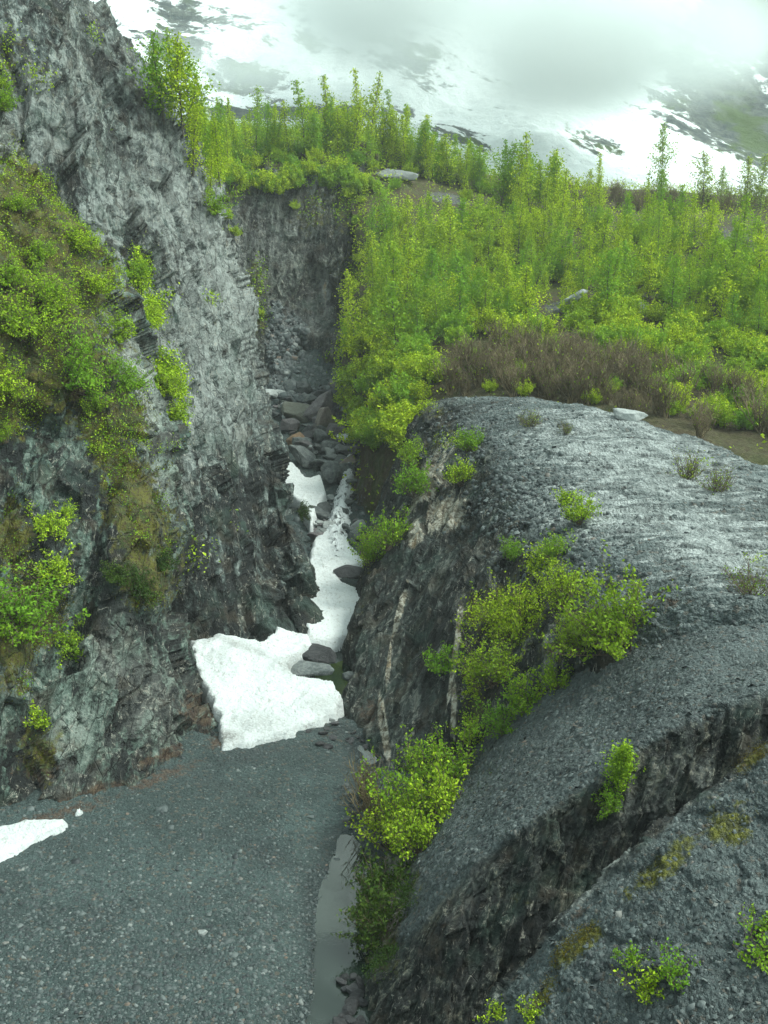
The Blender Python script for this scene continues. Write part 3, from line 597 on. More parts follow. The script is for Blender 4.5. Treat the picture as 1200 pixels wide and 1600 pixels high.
# ------------------------------------------------------------------ snow banks
def mound(name, px_poly, hfun, label, step=.12, rough=.35, dirt=None, base=None, undul=.25, edge=.5, group=None):
    poly = [hit_bed(x, y, hfun(x, y))[:2] for x, y in px_poly]; p = np.array(poly)
    xs_ = np.arange(p[:, 0].min() - 1, p[:, 0].max() + 1, step); ys_ = np.arange(p[:, 1].min() - 1, p[:, 1].max() + 1, step)
    X, Y = np.meshgrid(xs_, ys_); Pn = np.stack([X, Y, 0 * X], -1).reshape(-1, 3)
    s = sdf(X, Y, poly) + rough * (fbm(Pn * .9, 4, .6)).reshape(X.shape)
    # height above bed from the nearest outline points
    w = 0; hs_ = 0
    for (x, y), (qx, qy) in zip(poly, px_poly):
        k = 1 / ((X - x) ** 2 + (Y - y) ** 2 + .3) ** 1.5; w = w + k; hs_ = hs_ + k * hfun(qx, qy)
    hh = hs_ / w; b0 = base0(X, Y)
    un = undul * fbm(Pn * .35 + 4, 3).reshape(X.shape) + .10 * fbm(Pn * 1.6, 4, .6, True).reshape(X.shape) + .03 * fbm(Pn * 5, 3).reshape(X.shape)
    e = np.clip((s + .05) / edge, 0, 1) ** .5
    z = b0 - 1.2 + (hh + 1.2 + un * .8) * e
    keep = (s > -.12)
    Fq = gridfaces(len(ys_), len(xs_)); kf = keep.ravel()[Fq].all(1)
    d = np.zeros(X.size) if dirt is None else dirt(*proj(np.stack([X, Y, z], -1).reshape(-1, 3))[:2])
    rim = sstep(.7, 0, s).ravel() * .35
    o = mk(name, np.stack([X, Y, z], -1).reshape(-1, 3), Fq[kf], SNOW, attrs=dict(dirt=np.clip(d + rim * 0, 0, 1)), smooth=True)
    return tag(o, label, 'snow patch', group)
big = [(345, 1170), (388, 1166), (428, 1150), (467, 1144), (464, 1132), (500, 1124), (522, 1110), (536, 1092), (528, 1066), (490, 1060), (462, 1050), (446, 1036), (462, 1022), (492, 1004), (484, 992), (462, 986), (430, 980), (418, 992), (408, 1003), (360, 992), (340, 984), (330, 996), (292, 1000), (302, 1050), (322, 1085), (340, 1120)]
def hbig(x, y):
    h = .5 + (1165 - y) / 180 * 1.5
    if y < 1066 and x > 470: h = min(h, 1.2)
    if 440 < x < 500 and y < 1045: h = 1.7
    return h - .3
mound('snow_bank', big, hbig, 'largest white snow bank spread across the gorge mouth above the gravel bar', rough=.5, edge=.25, undul=.45,
      dirt=lambda x, y: blobs(x, y, [(350, 1150, 30, 12, 0, .8), (455, 1040, 22, 14, 0, .5), (400, 1130, 60, 20, 0, .35), (380, 1010, 60, 6, 20, .4), (500, 1100, 30, 14, -10, .3), (320, 1085, 10, 40, -20, .4)]))
mound('snow_bank', [(470, 1003), (470, 975), (466, 930), (474, 880), (486, 838), (512, 822), (545, 838), (560, 858), (590, 880), (558, 886), (528, 892), (540, 906), (582, 926), (580, 960), (575, 992), (520, 1002)],
      lambda x, y: .75 if y < 990 else .25, 'long snow strip filling the narrow gorge floor behind the large snow bank', rough=.25, edge=.5, step=.16)
mound('snow_bank', [(486, 822), (462, 780), (438, 765), (436, 712), (462, 722), (482, 744), (504, 738), (513, 768), (500, 792)], lambda x, y: 1.1,
      'steep wedge of snow leaning on the left cliff beside the cascade', rough=.2, edge=.4, step=.16)
mound('snow_bank', [(522, 668), (552, 670), (550, 683), (524, 682)], lambda x, y: 1.0, 'small white snow scrap among the boulders at the top of the cascade', rough=.02, edge=.3, step=.12, undul=0)
mound('snow_bank', [(-160, 1305), (0, 1284), (60, 1276), (112, 1276), (106, 1292), (60, 1312), (0, 1345), (-160, 1440)], lambda x, y: .28, 'flat snow patch on the gravel at the left frame edge below the cliff', rough=.3, edge=.4)
mound('snow_bank', [(108, 1272), (122, 1262), (136, 1262), (124, 1270)], lambda x, y: .2, 'tiny sliver of snow at the cliff foot beside the flat patch', rough=.05, edge=.2, step=.08)

# ------------------------------------------------------------------ cascade
def foam_mat():
    t = NT('white_water'); P = t.pos(); q = t.n('Mapping', {'Vector': P, 'Scale': (1.6, .5, .6)}).outputs[0]
    n = t.noise(q, 1.5, 6, .7, .8); f = t.step(n, .38, .50)
    col = t.mix(f, rgb(.05, .07, .07), rgb(.82, .86, .86)); t.bsdf(col, .35, t.bump(n, .5, 1.), .4); return t.m
cas = [[(536, 712), (556, 712)], [(532, 740), (556, 735)], [(518, 775), (553, 765)], [(512, 800), (548, 795)], [(502, 822), (545, 828)], [(500, 845), (548, 850)], [(500, 872), (560, 872)]]
cr = []
for (a, b) in cas:
    A, B = np.array(hit_bed(*a, .75)), np.array(hit_bed(*b, .75)); cr.append([tuple(A + (B - A) * k + (0, 0, -.9 * (abs(k - .5) > .45))) + ('w',) for k in (0, .33, .67, 1)])
patch('stream', cr, 220, 70, lambda P: .35 * fbm(P * 1.1, 4, .6, True) + .25 * fbm(P * .6, 3), foam_mat(), smooth=True)
up = [[(510, 700), (562, 690)], [(520, 690), (560, 682)]]

# ------------------------------------------------------------------ boulders
def boulder_mesh(seed, flat=1., n=18, sub=2):
    import bmesh
    r = np.random.default_rng(seed); P = r.normal(size=(n, 3)); P /= np.abs(P).max(1)[:, None] ** .7 * np.linalg.norm(P, axis=1)[:, None] ** .3
    P *= (r.random((n, 1)) * .25 + .8) * np.array([.62, .5, .42 * flat])
    bm = bmesh.new(); vs = [bm.verts.new(p) for p in P]
    res = bmesh.ops.convex_hull(bm, input=vs); bmesh.ops.delete(bm, geom=[v for v in bm.verts if not v.link_faces], context='VERTS')
    bmesh.ops.bevel(bm, geom=bm.edges[:], offset=.03, segments=1, affect='EDGES')
    bmesh.ops.triangulate(bm, faces=bm.faces[:]); bmesh.ops.subdivide_edges(bm, edges=bm.edges[:], cuts=sub, use_grid_fill=True)
    V = np.array([v.co[:] for v in bm.verts]); D = V / (np.linalg.norm(V, axis=1)[:, None] + 1e-6)
    V = V + D * (.035 * fbm(V * 4 + seed, 3) + .02 * facet(V * 5 + seed))[:, None]
    for v, c in zip(bm.verts, V): v.co = c
    me = bpy.data.meshes.new('boulder'); bm.to_mesh(me); bm.free(); return me
def boulder_mat(name, a, b, c=None):
    t = NT(name); P = t.pos(); oi = t.n('ObjectInfo').outputs['Random']; n = t.noise(P, 1.6, 7, .72); f = t.noise(P, 6, 6, .75)
    col = t.mix(t.step(n, .35, .65), rgb(*a), rgb(*b)); col = t.mix(t.math('MULTIPLY', t.step(f, .5, .75), .5), col, rgb(*(c or (.30, .30, .28))))
    col = t.mix(1., col, t.n('CombineColor', {0: t.math('ADD', .6, t.math('MULTIPLY', oi, .8)), 1: t.math('ADD', .6, t.math('MULTIPLY', oi, .8)), 2: t.math('ADD', .6, t.math('MULTIPLY', oi, .8))}).outputs[0], 'MULTIPLY')
    t.bsdf(col, .65, t.bump(t.math('ADD', n, f), .12, .9), .35); return t.m
BG = boulder_mat('boulder_grey', (.045, .055, .056), (.13, .145, .14)); BO = boulder_mat('boulder_rust', (.16, .09, .045), (.24, .16, .09)); BOL = boulder_mat('boulder_olive', (.13, .13, .09), (.20, .21, .17))
BPK = boulder_mat('boulder_pink', (.15, .12, .10), (.23, .20, .17)); BM_ = boulder_mat('boulder_mauve', (.07, .065, .068), (.125, .112, .112)); BD = boulder_mat('boulder_dark', (.02, .022, .024), (.05, .05, .052), (.10, .10, .10)); BP_ = boulder_mat('boulder_pale', (.20, .22, .21), (.32, .34, .33))
BMESH = [boulder_mesh(s, f) for s, f in ((1, 1.), (2, .7), (3, 1.2), (4, .6), (5, .9), (6, .5))]
def boulder(px, py, w, mat, label, group=None, mi=None, dz=0., sz=None, loc=None, rot=None, surf=None):
    me = BMESH[random.randrange(len(BMESH)) if mi is None else mi]
    key = me.name + mat.name
    if key not in bpy.data.meshes: m2 = me.copy(); m2.name = key; m2.materials.append(mat)
    o = bpy.data.objects.new('boulder', bpy.data.meshes[key]); C.objects.link(o)
    if loc is None:
        loc = look(px, py, surf)[0] if surf else hit_bed(px, py, .35)
    dep = math.hypot(loc[1], H - loc[2]); s = w * dep / F * (.8 if group is None and py < 760 and px < 600 and py > 600 else 1)
    sz = sz or (1, 1, 1); o.scale = (s * sz[0], s * sz[1], s * sz[2]); o.location = (loc[0], loc[1], loc[2] + s * .12 + dz)
    o.rotation_euler = rot or (random.uniform(-.4, .4), random.uniform(-.4, .4), random.uniform(0, 6.28))
    return tag(o, label, 'boulder', group)
boulder(463, 692, 30, BO, 'rust-orange boulder half way up the boulder jam near the left cliff', mi=2, rot=(.2, -.4, .3))
boulder(470, 652, 62, BOL, 'large olive-grey boulder at the head of the boulder jam', mi=0, sz=(1, 1, .8), rot=(.1, .25, .2))
boulder(502, 652, 62, BM_, 'long mauve slab tilted up against the dark slab behind the jam', mi=1, sz=(1.1, .6, 1.), rot=(.2, -.7, .5), dz=.8)
boulder(525, 640, 55, BD, 'dark blue-grey slab wedged under the right wall of the gorge', mi=3, sz=(1.1, .6, 1.), rot=(.3, -.8, .2), dz=1.4)
boulder(514, 668, 52, BPK, 'upright pinkish block beside the white snow scrap', mi=4, sz=(.8, .8, 1.3), rot=(.1, .2, .2), dz=.8)
boulder(452, 640, 40, BP_, 'pale grey boulder touching the left cliff above the jam', mi=5)
boulder(497, 800, 34, BG, 'rounded grey boulder between the snow wedge and the white water', mi=4)
boulder(518, 752, 36, BG, 'blocky blue-grey boulder standing at the top of the white water', mi=2, sz=(.9, .9, 1.5), dz=.5)
boulder(546, 728, 30, BPK, 'small light brown block beside the right wall over the cascade', mi=2)
boulder(475, 720, 60, BG, 'smooth grey slab sloping above the snow wedge', mi=1, sz=(.8, 1.2, .9), rot=(.5, .3, .9))
boulder(550, 905, 44, BD, 'dark wet rock poking out of the long snow strip at its right side', mi=3, sz=(1.3, .8, .8), rot=(0, .1, .1), dz=.3)
boulder(497, 1034, 46, BD, 'dark brown boulder in the pool beside the large snow bank', mi=0, sz=(1.2, .9, .85), rot=(0, .15, -.2), dz=.2)
boulder(480, 1050, 50, BG, 'low grey rock half under the snow arch in the pool', mi=3, sz=(1.4, .8, .6), rot=(0, 0, 0))
boulder(545, 1060, 18, BG, 'small light grey rock at the foot of the right wall by the pool', mi=2)
boulder(986, 640, 46, BP_, 'brick-shaped pale grey boulder on the far rim of the bare knoll', mi=1, sz=(1.05, .7, .75), rot=(.05, .12, -.2), loc=look(984, 652, ('rock_knoll', 'hill'))[0])
boulder(519, 1127, 9, BP_, 'tiny white lump of snow beside the right tip of the large snow bank', mi=1)  # a lump of snow, built from a pale boulder mesh
boulder(318, 1459, 13, BP_, 'single pale stone standing out on the open gravel bar', mi=1, loc=look(318, 1459, ('bed',))[0])
boulder(893, 478, 60, BP_, 'pale lichen-covered outcrop showing between the hillside poplars', mi=5, sz=(1.2, .6, .7), loc=look(890, 490, ('hill',))[0], dz=.8)
boulder(992, 484, 34, BP_, 'smaller white outcrop in the bushes right of the lichen-covered one', mi=3, loc=look(992, 492, ('hill',))[0], dz=.8)
boulder(619, 272, 44, BP_, 'smooth white rock hump on the hill brow above the headwall', mi=3, sz=(1.3, .7, .8), rot=(0, .1, .1), loc=look(617, 278, ('hill', 'headwall'))[0])
for i in range(270):
    y = random.uniform(606, 842); c = np.interp(y, [600, 660, 700, 760, 840], [470, 492, 512, 520, 525]); hw = np.interp(y, [600, 660, 700, 760, 840], [60, 60, 55, 38, 34])
    x = c + random.uniform(-hw, hw)
    if y > 745 and 505 < x < 555 and random.random() < .75: continue
    if 450 < x < 505 and 715 < y < 790: continue
    w = random.choice([8, 9, 11, 13, 16, 20, 26, 32]) * (1. if y < 760 else .75)
    boulder(x, y, w, random.choice([BG, BG, BG, BP_, BD, BM_]), 'grey angular boulder piled in the rockfall choking the upper gorge', 'boulders of the gorge rockfall')
for i in range(26):
    x = random.uniform(522, 575); y = random.uniform(1525, 1615)
    L = hit_plane(x, y, -.12)
    boulder(x, y, random.choice([12, 16, 22]), BD, 'dark flat slate rock in the water at the foot of the near rock face', 'dark slate rocks at the stream edge', mi=random.choice([3, 5]), loc=L)
for i in range(18):
    x = random.uniform(535, 585); y = random.uniform(1225, 1300)
    boulder(x, y, random.choice([8, 12, 16]), BG, 'small grey rock at the upper end of the near stream pool', 'small rocks above the stream pool', loc=look(x, y, ('bed',))[0])
for i in range(22):
    x = random.uniform(470, 585); y = 1138 + random.uniform(-14, 30) + (x - 470) * .1
    boulder(x, y, random.choice([7, 9, 14]), BD, 'dark low rock on the wet ledge beyond the gravel bar', 'dark rocks on the wet ledge', mi=random.choice([3, 5]), loc=look(x, y, ('bed',))[0])

# ------------------------------------------------------------------ scattered stones and ground plants
CUBE = np.array([(-1, -1, -1), (1, -1, -1), (1, 1, -1), (-1, 1, -1), (-.7, -.7, 1), (.7, -.7, 1), (.7, .7, 1), (-.7, .7, 1)]) * .5
CF = np.array([(4, 5, 6, 7), (0, 1, 5, 4), (1, 2, 6, 5), (2, 3, 7, 6), (3, 0, 4, 7)])
def sample(p, n, wfun):
    nr, nc = p['nr'], p['nc']; P = p['P'].reshape(nr, nc, 3)
    a = np.linalg.norm(np.cross(P[1:, :-1] - P[:-1, :-1], P[:-1, 1:] - P[:-1, :-1]), axis=2)
    def c(v): return v.reshape(nr, nc)[:-1, :-1]
    w = a * wfun(c(p['px']), c(p['py']), c(p['dep']), {k: c(v) for k, v in p['m'].items()}, c(p['N'][:, 2]))
    w = np.maximum(w.ravel(), 0); w = w / w.sum(); k = rng.choice(len(w), n, p=w); i, j = k // (nc - 1), k % (nc - 1)
    u, v = rng.random((2, n, 1)); q = P[i, j] + u * (P[i + 1, j] - P[i, j]) + v * (P[i, j + 1] - P[i, j])
    return q, p['N'].reshape(nr, nc, 3)[i, j]
def stone_mat():
    t = NT('stones'); a = t.attr('lv'); r = t.n('ValToRGB', {0: a}); e = r.color_ramp.elements
    e[0].position = 0; e[0].color = rgb(.028, .034, .036); e[1].position = 1; e[1].color = rgb(.20, .22, .21)
    for p, c in ((.45, (.055, .07, .07)), (.8, (.085, .104, .102)), (.96, (.13, .15, .145)), (.975, (.13, .09, .065)), (.985, (.17, .185, .175))): x = e.new(p); x.color = rgb(*c)
    t.bsdf(r.outputs[0], .6, t.bump(t.noise(t.pos(), 25, 4), .02, .6), .35); return t.m
STONE = stone_mat()
def stones(name, p, n, wfun, s0, s1, flat=.5, persp=False):
    q, N = sample(p, n, wfun); s = s0 + (s1 - s0) * rng.random(n) ** 5.5
    if persp: s = s * np.linalg.norm(q - (0, 0, H), axis=1) / 40
    A = rng.normal(size=(n, 3)); X = np.cross(N, A); X /= np.linalg.norm(X, axis=1)[:, None]; Yv = np.cross(N, X)
    tilt = .35 * rng.normal(size=(n, 1)); Nz = N + tilt * X; Nz /= np.linalg.norm(Nz, axis=1)[:, None]; X = np.cross(Yv, Nz)
    j = CUBE[None] * (1 + .45 * (rng.random((n, 8, 3)) - .5)) + .22 * (rng.random((n, 8, 3)) - .5)
    d = np.stack([.7 + .8 * rng.random(n), .6 + .5 * rng.random(n), flat * (.6 + .8 * rng.random(n))], 1) * s[:, None]
    j = j * d[:, None]; V = q[:, None] + j[:, :, :1] * X[:, None] + j[:, :, 1:2] * Yv[:, None] + j[:, :, 2:] * Nz[:, None] + (N * (d[:, 2:] * .15))[:, None]
    Fa = (CF[None] + 8 * np.arange(n)[:, None, None]).reshape(-1, 4)
    return tag(mk(name, V.reshape(-1, 3), Fa, STONE, attrs=dict(lv=np.repeat(rng.random(n), 8))), kind='stuff')
inframe = lambda x, y: (x > -60) & (x < 1260) & (y > -40) & (y < 1680)
stones('gravel', PATCH[0], 40000, lambda x, y, d, m, nz: inframe(x, y) * (y > 1120) / d ** 1.2 * (.2 + sstep(1250, 1480, y)), .035, .17, .4)
stones('gravel', PATCH[0], 9000, lambda x, y, d, m, nz: inframe(x, y) * (y > 480) * (y < 880) * (1 + 3 * (y < 640)), .14, .9, .6)
stones('gravel', PATCH[0], 500, lambda x, y, d, m, nz: inframe(x, y) * (y > 1230), .10, .36, .45)
stones('slate_chips', pramp, 22000, lambda x, y, d, m, nz: inframe(x, y) * (m['top'] > .6) / d ** 1.5, .025, .20, .25)
stones('slate_chips', pfore, 20000, lambda x, y, d, m, nz: inframe(x, y) * (m['top'] > .5) / d ** 2, .012, .13, .25)
stones('slate_chips', pkn, 7000, lambda x, y, d, m, nz: inframe(x, y) * (m['top'] > .3) * (1.1 - np.clip(m['pale'], 0, 1)) / d ** 1.5, .03, .24, .35)
stones('slate_chips', pkn, 7000, lambda x, y, d, m, nz: inframe(x, y) * blobs(x.ravel(), y.ravel(), [(820, 790, 80, 60, 40, 1), (870, 860, 100, 40, 20, 1.), (740, 690, 60, 50, 0, .6)]).reshape(x.shape), .06, .36, .5)
stones('scree', phead, 9000, lambda x, y, d, m, nz: inframe(x, y) * (m['top'] > .6), .15, .9, .6)

def leafquads(c, n_, size, lv=None, up=.5):
    n = len(c); N = n_ + rng.normal(size=(n, 3)) * .9; N[:, 2] += up; N /= np.linalg.norm(N, axis=1)[:, None]
    A = rng.normal(size=(n, 3)); X = np.cross(N, A); X /= np.linalg.norm(X, axis=1)[:, None]; Y = np.cross(N, X)
    s = size * (.55 + .9 * rng.random((n, 1)))
    V = np.stack([c - X * s * .6, c - Y * s * .36, c + X * s * .6, c + Y * s * .36], 1).reshape(-1, 3)
    V[2::4] -= N * s * .15; V[::4] -= N * s * .1
    return V, np.arange(4 * n).reshape(-1, 4), np.repeat(rng.random(n) if lv is None else lv, 4)
def cover(name, p, n, wfun, size, mat, tuft=6, hgt=.25, sp=.25, gap=-.05):
    q, N = sample(p, n // tuft, wfun); q = np.repeat(q, tuft, 0); N = np.repeat(N, tuft, 0)
    kp = fbm(q * .45, 3) + .25 * rng.normal(size=len(q)) * .3 > gap; q, N = q[kp], N[kp]
    hh = rng.random((len(q), 1)) * hgt; q = q + rng.normal(size=q.shape) * sp + N * hh * .6 + np.array([0, 0, 1]) * hh * .6
    V, Fa, lv = leafquads(q, N * .5, size); return tag(mk(name, V, Fa, mat, attrs=dict(lv=lv)), kind='stuff')
nz3 = lambda m, a: sstep(a, a + .25, m['moss'])
cover('ground_cover', pnear, 90000, lambda x, y, d, m, nz: inframe(x, y) * nz3(m, .35) * (y < 720), .09, LEAF, 10, .3, .2, .02)
cover('ground_cover', pnear, 52000, lambda x, y, d, m, nz: inframe(x, y) * nz3(m, .32) * (y >= 600), .075, LEAF_O, 8, .15, .14, .05)
cover('ground_cover', pnear, 16000, lambda x, y, d, m, nz: inframe(x, y) * nz3(m, .38) * (y > 640), .09, LEAF, 14, .3, .16, .12)
cover('ground_cover', pmid, 34000, lambda x, y, d, m, nz: inframe(x, y) * nz3(m, .32), .16, LEAF, 12, .5, .3)
cover('ground_cover', pkn, 26000, lambda x, y, d, m, nz: inframe(x, y) * nz3(m, .42), .11, LEAF_Y, 10, .3, .2)
cover('ground_cover', phead, 90000, lambda x, y, d, m, nz: inframe(x, y) * nz3(m, .4), .26, LEAF, 12, .8, .6, -.12)
cover('ground_cover', phill, 150000, lambda x, y, d, m, nz: (x > 480) * (x < 1490) * (1 + 3 * (x < 640) * (y < 720)) * (.25 + .75 * (y < 560)) * (m['rock'] < .5) * (m['brown'] < .4), .26, LEAF_T, 10, 1.2, .5)
cover('ground_cover', pramp, 20000, lambda x, y, d, m, nz: inframe(x, y) * nz3(m, .42), .06, LEAF_D, 8, .25, .14)
cover('ground_cover', pfore, 34000, lambda x, y, d, m, nz: inframe(x, y) * nz3(m, .42), .028, LEAF_O, 10, .04, .06, -.1)

# ------------------------------------------------------------------ plants
class Tubes:
    def __init__(s): s.V = []; s.F = []; s.n = 0
    def add(s, pts, r0, r1, k=3):
        pts = np.array(pts); n = len(pts); d = np.gradient(pts, axis=0); d /= np.linalg.norm(d, axis=1)[:, None] + 1e-9
        a = np.cross(d, (.3, .9, .1)); a /= np.linalg.norm(a, axis=1)[:, None] + 1e-9; b = np.cross(d, a)
        r = np.linspace(r0, r1, n)[:, None, None]; th = np.arange(k) * 2 * np.pi / k
        V = pts[:, None] + r * (np.cos(th)[None, :, None] * a[:, None] + np.sin(th)[None, :, None] * b[:, None])
        i = np.arange(n - 1)[:, None] * k; j = np.arange(k)[None]; j2 = (j + 1) % k
        s.F.append((np.stack([i + j, i + j2, i + k + j2, i + k + j], -1)).reshape(-1, 4) + s.n); s.V.append(V.reshape(-1, 3)); s.n += n * k
    def arr(s): return np.concatenate(s.V), np.concatenate(s.F)
def path(p, d, L, n, wob, bend):
    pts = [np.array(p, float)]; d = np.array(d, float)
    for i in range(n):
        d = d + rng.normal(size=3) * wob + np.array(bend); d /= np.linalg.norm(d); pts.append(pts[-1] + d * L / n)
    return np.array(pts)
def along(pts, t):
    f = t * (len(pts) - 1); i = np.minimum(f.astype(int), len(pts) - 2); return pts[i] + (f - i)[:, None] * (pts[i + 1] - pts[i])
def tree_proto(h, wid, nl, ls, mat, t0=.12, gaps=.25, up=1.1, tr=.09):
    T = Tubes(); tk = path((0, 0, -.3), (0, 0, 1), h + .3, 8, .05, (0, 0, .1)); T.add(tk, tr, .015, 5); L = []
    nb = 46
    for k in range(nb):
        t = t0 + (1 - t0) * (k + .5) / nb; az = k * 2.4 + rng.normal() * .4; p = along(tk, np.array([t]))[0]
        prof = min(1, ((1 - t) / (1 - t0)) ** .8 * 1.05 + .04) * min(1, .6 + (t - t0) * 3) * (.75 + .5 * math.sin(t * 17 + h * 5) ** 2); bl = wid * prof * (.55 + .7 * rng.random())
        if rng.random() < gaps: bl *= .45
        b = path(p, (math.cos(az), math.sin(az), up * (.5 + rng.random() * .7)), bl + .15, 4, .10, (0, 0, .14)); T.add(b, .022, .006)
        m = int(nl * (bl + .25)); q = along(b, rng.random(m) ** .6); L.append(q + rng.normal(size=(m, 3)) * (.10 + .11 * bl))
    c = np.concatenate(L); return T.arr(), leafquads(c, np.zeros((len(c), 3)), ls), mat
def bush_proto(Rr, Hh, ns, nl, ls, mat, t0=.25, tw=4, r0=.018, spread=1.):
    T = Tubes(); L = []
    for k in range(ns):
        az = rng.random() * 6.28; el = (rng.random() ** .7) * 1.25 * spread; d = (math.cos(az) * math.sin(el), math.sin(az) * math.sin(el), math.cos(el))
        ln = (Hh * math.cos(el) + Rr * math.sin(el)) * (.6 + .45 * rng.random())
        s = path((rng.normal() * .12 * Rr, rng.normal() * .12 * Rr, -.15), d, ln, 6, .10, (0, 0, .06)); T.add(s, r0 * Rr ** .5, .004 * Rr ** .5 + .002)
        for j in range(tw):
            p = along(s, np.array([t0 + (1 - t0) * rng.random()]))[0]; b = path(p, (rng.normal() * .7, rng.normal() * .7, .8), ln * .3, 3, .2, (0, 0, .05)); T.add(b, r0 * .5 * Rr ** .5, .003)
            m = int(nl / (tw + 1)); q = along(b, rng.random(m)); L.append(q + rng.normal(size=(m, 3)) * ls * .7)
        m = int(nl / (tw + 1)) + 1; q = along(s, t0 + (1 - t0) * rng.random(m) ** .7); L.append(q + rng.normal(size=(m, 3)) * ls * .8)
    c = np.concatenate(L); return T.arr(), leafquads(c, np.zeros((len(c), 3)), ls), mat
PR = {}
def proto(key, name, cn, sn, res, bark):
    (TV, TF), (LV, LF, lv), mat = res
    crown = mk(cn, LV, LF, mat, attrs=dict(lv=lv)); stem = mk(sn, TV, TF, bark); PR.setdefault(key, []).append((name, crown, stem))
    for o in (crown, stem): C.objects.unlink(o)
for k in range(6): proto('poplar', 'poplar_tree', 'crown', 'trunk', tree_proto(5.4 + k * .6, 1.9 + .3 * (k % 3), 28, .18, LEAF_T, gaps=.5, t0=.05), BARK)
for k in range(4): proto('poplar', 'poplar_tree', 'crown', 'trunk', tree_proto(6. + k * .5, 2.6 + .3 * k, 25, .20, LEAF_T, gaps=.5, up=.9, t0=.08), BARK)
for k in range(3): proto('pale', 'poplar_tree', 'crown', 'trunk', tree_proto(8 + k * .4, 2.3, 30, .19, LEAF_G, gaps=.4, t0=.15, up=.7), BARK)
for k in range(3): proto('sparse', 'poplar_tree', 'crown', 'trunk', tree_proto(7.5 + k * .8, 2.2, 28, .18, LEAF_T, gaps=.55, t0=.15, up=.8), BARK)
for k in range(3): proto('sapling', 'sapling', 'crown', 'trunk', tree_proto(2.6, .9, 60, .11, LEAF, gaps=.3, tr=.03), BARK)
for k in range(4): proto('bushL', 'bush', 'foliage', 'stems', bush_proto(2.1, 2.6, 40, 72, .125, LEAF, r0=.028), TWIG)
for k in range(4): proto('bushM', 'bush', 'foliage', 'stems', bush_proto(1.1, 1.4, 30, 56, .095, LEAF, r0=.02), TWIG)
for k in range(3): proto('bushY', 'bush', 'foliage', 'stems', bush_proto(1.5, 1.9, 44, 64, .095, LEAF_Y), TWIG)
for k in range(3): proto('bushS', 'bush', 'foliage', 'stems', bush_proto(.6, .7, 22, 40, .075, LEAF), TWIG)
for k in range(2): proto('plant', 'plant', 'foliage', 'stems', bush_proto(.42, .6, 16, 32, .05, LEAF, r0=.008), TWIG)
for k in range(3): proto('hillbush', 'bush', 'foliage', 'stems', bush_proto(2.2, 2.6, 34, 95, .22, LEAF_T), TWIG)
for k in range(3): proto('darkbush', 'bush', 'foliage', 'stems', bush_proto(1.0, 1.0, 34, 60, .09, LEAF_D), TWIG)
for k in range(4): proto('bare', 'bare_shrub', 'foliage', 'stems', bush_proto(1.5, 2.2, 30, 5, .13, LEAF_Y, tw=5, r0=.034, spread=.6), TWIG_B)
for k in range(2): proto('barelow', 'bare_shrub', 'foliage', 'stems', bush_proto(1.1, .8, 50, 6, .06, LEAF_Y, tw=5, r0=.012, spread=1.1), TWIG)
def plant(key, px, py, sc, label, cat, group=None, surf=None, lean=.3, sink=0., szz=1., nm=None):
    h = look(px, py, surf)
    if h is None: return
    name, cr_, st_ = random.choice(PR[key]); P, N, _ = h
    e = empty(nm or name, tuple(P - np.array([0, 0, sink])), label=label, cat=cat, group=group)
    up = Vector((0, 0, 1)) * (1 - lean) + Vector(N) * lean; q = up.to_track_quat('Z', 'Y')
    e.rotation_mode = 'QUATERNION'; from_z = Matrix.Rotation(random.uniform(0, 6.28), 4, 'Z').to_quaternion(); e.rotation_quaternion = q @ from_z
    e.scale = (sc, sc, sc * szz)
    if name == 'poplar_tree': e.rotation_quaternion = Matrix.Rotation(random.gauss(0, .07), 4, random.choice('XY')).to_quaternion() @ e.rotation_quaternion; e.scale.x = e.scale.y = sc * random.uniform(.85, 1.3)
    for o in (cr_, st_): c = o.copy(); C.objects.link(c); c.parent = e
    return e
B = 'bush'
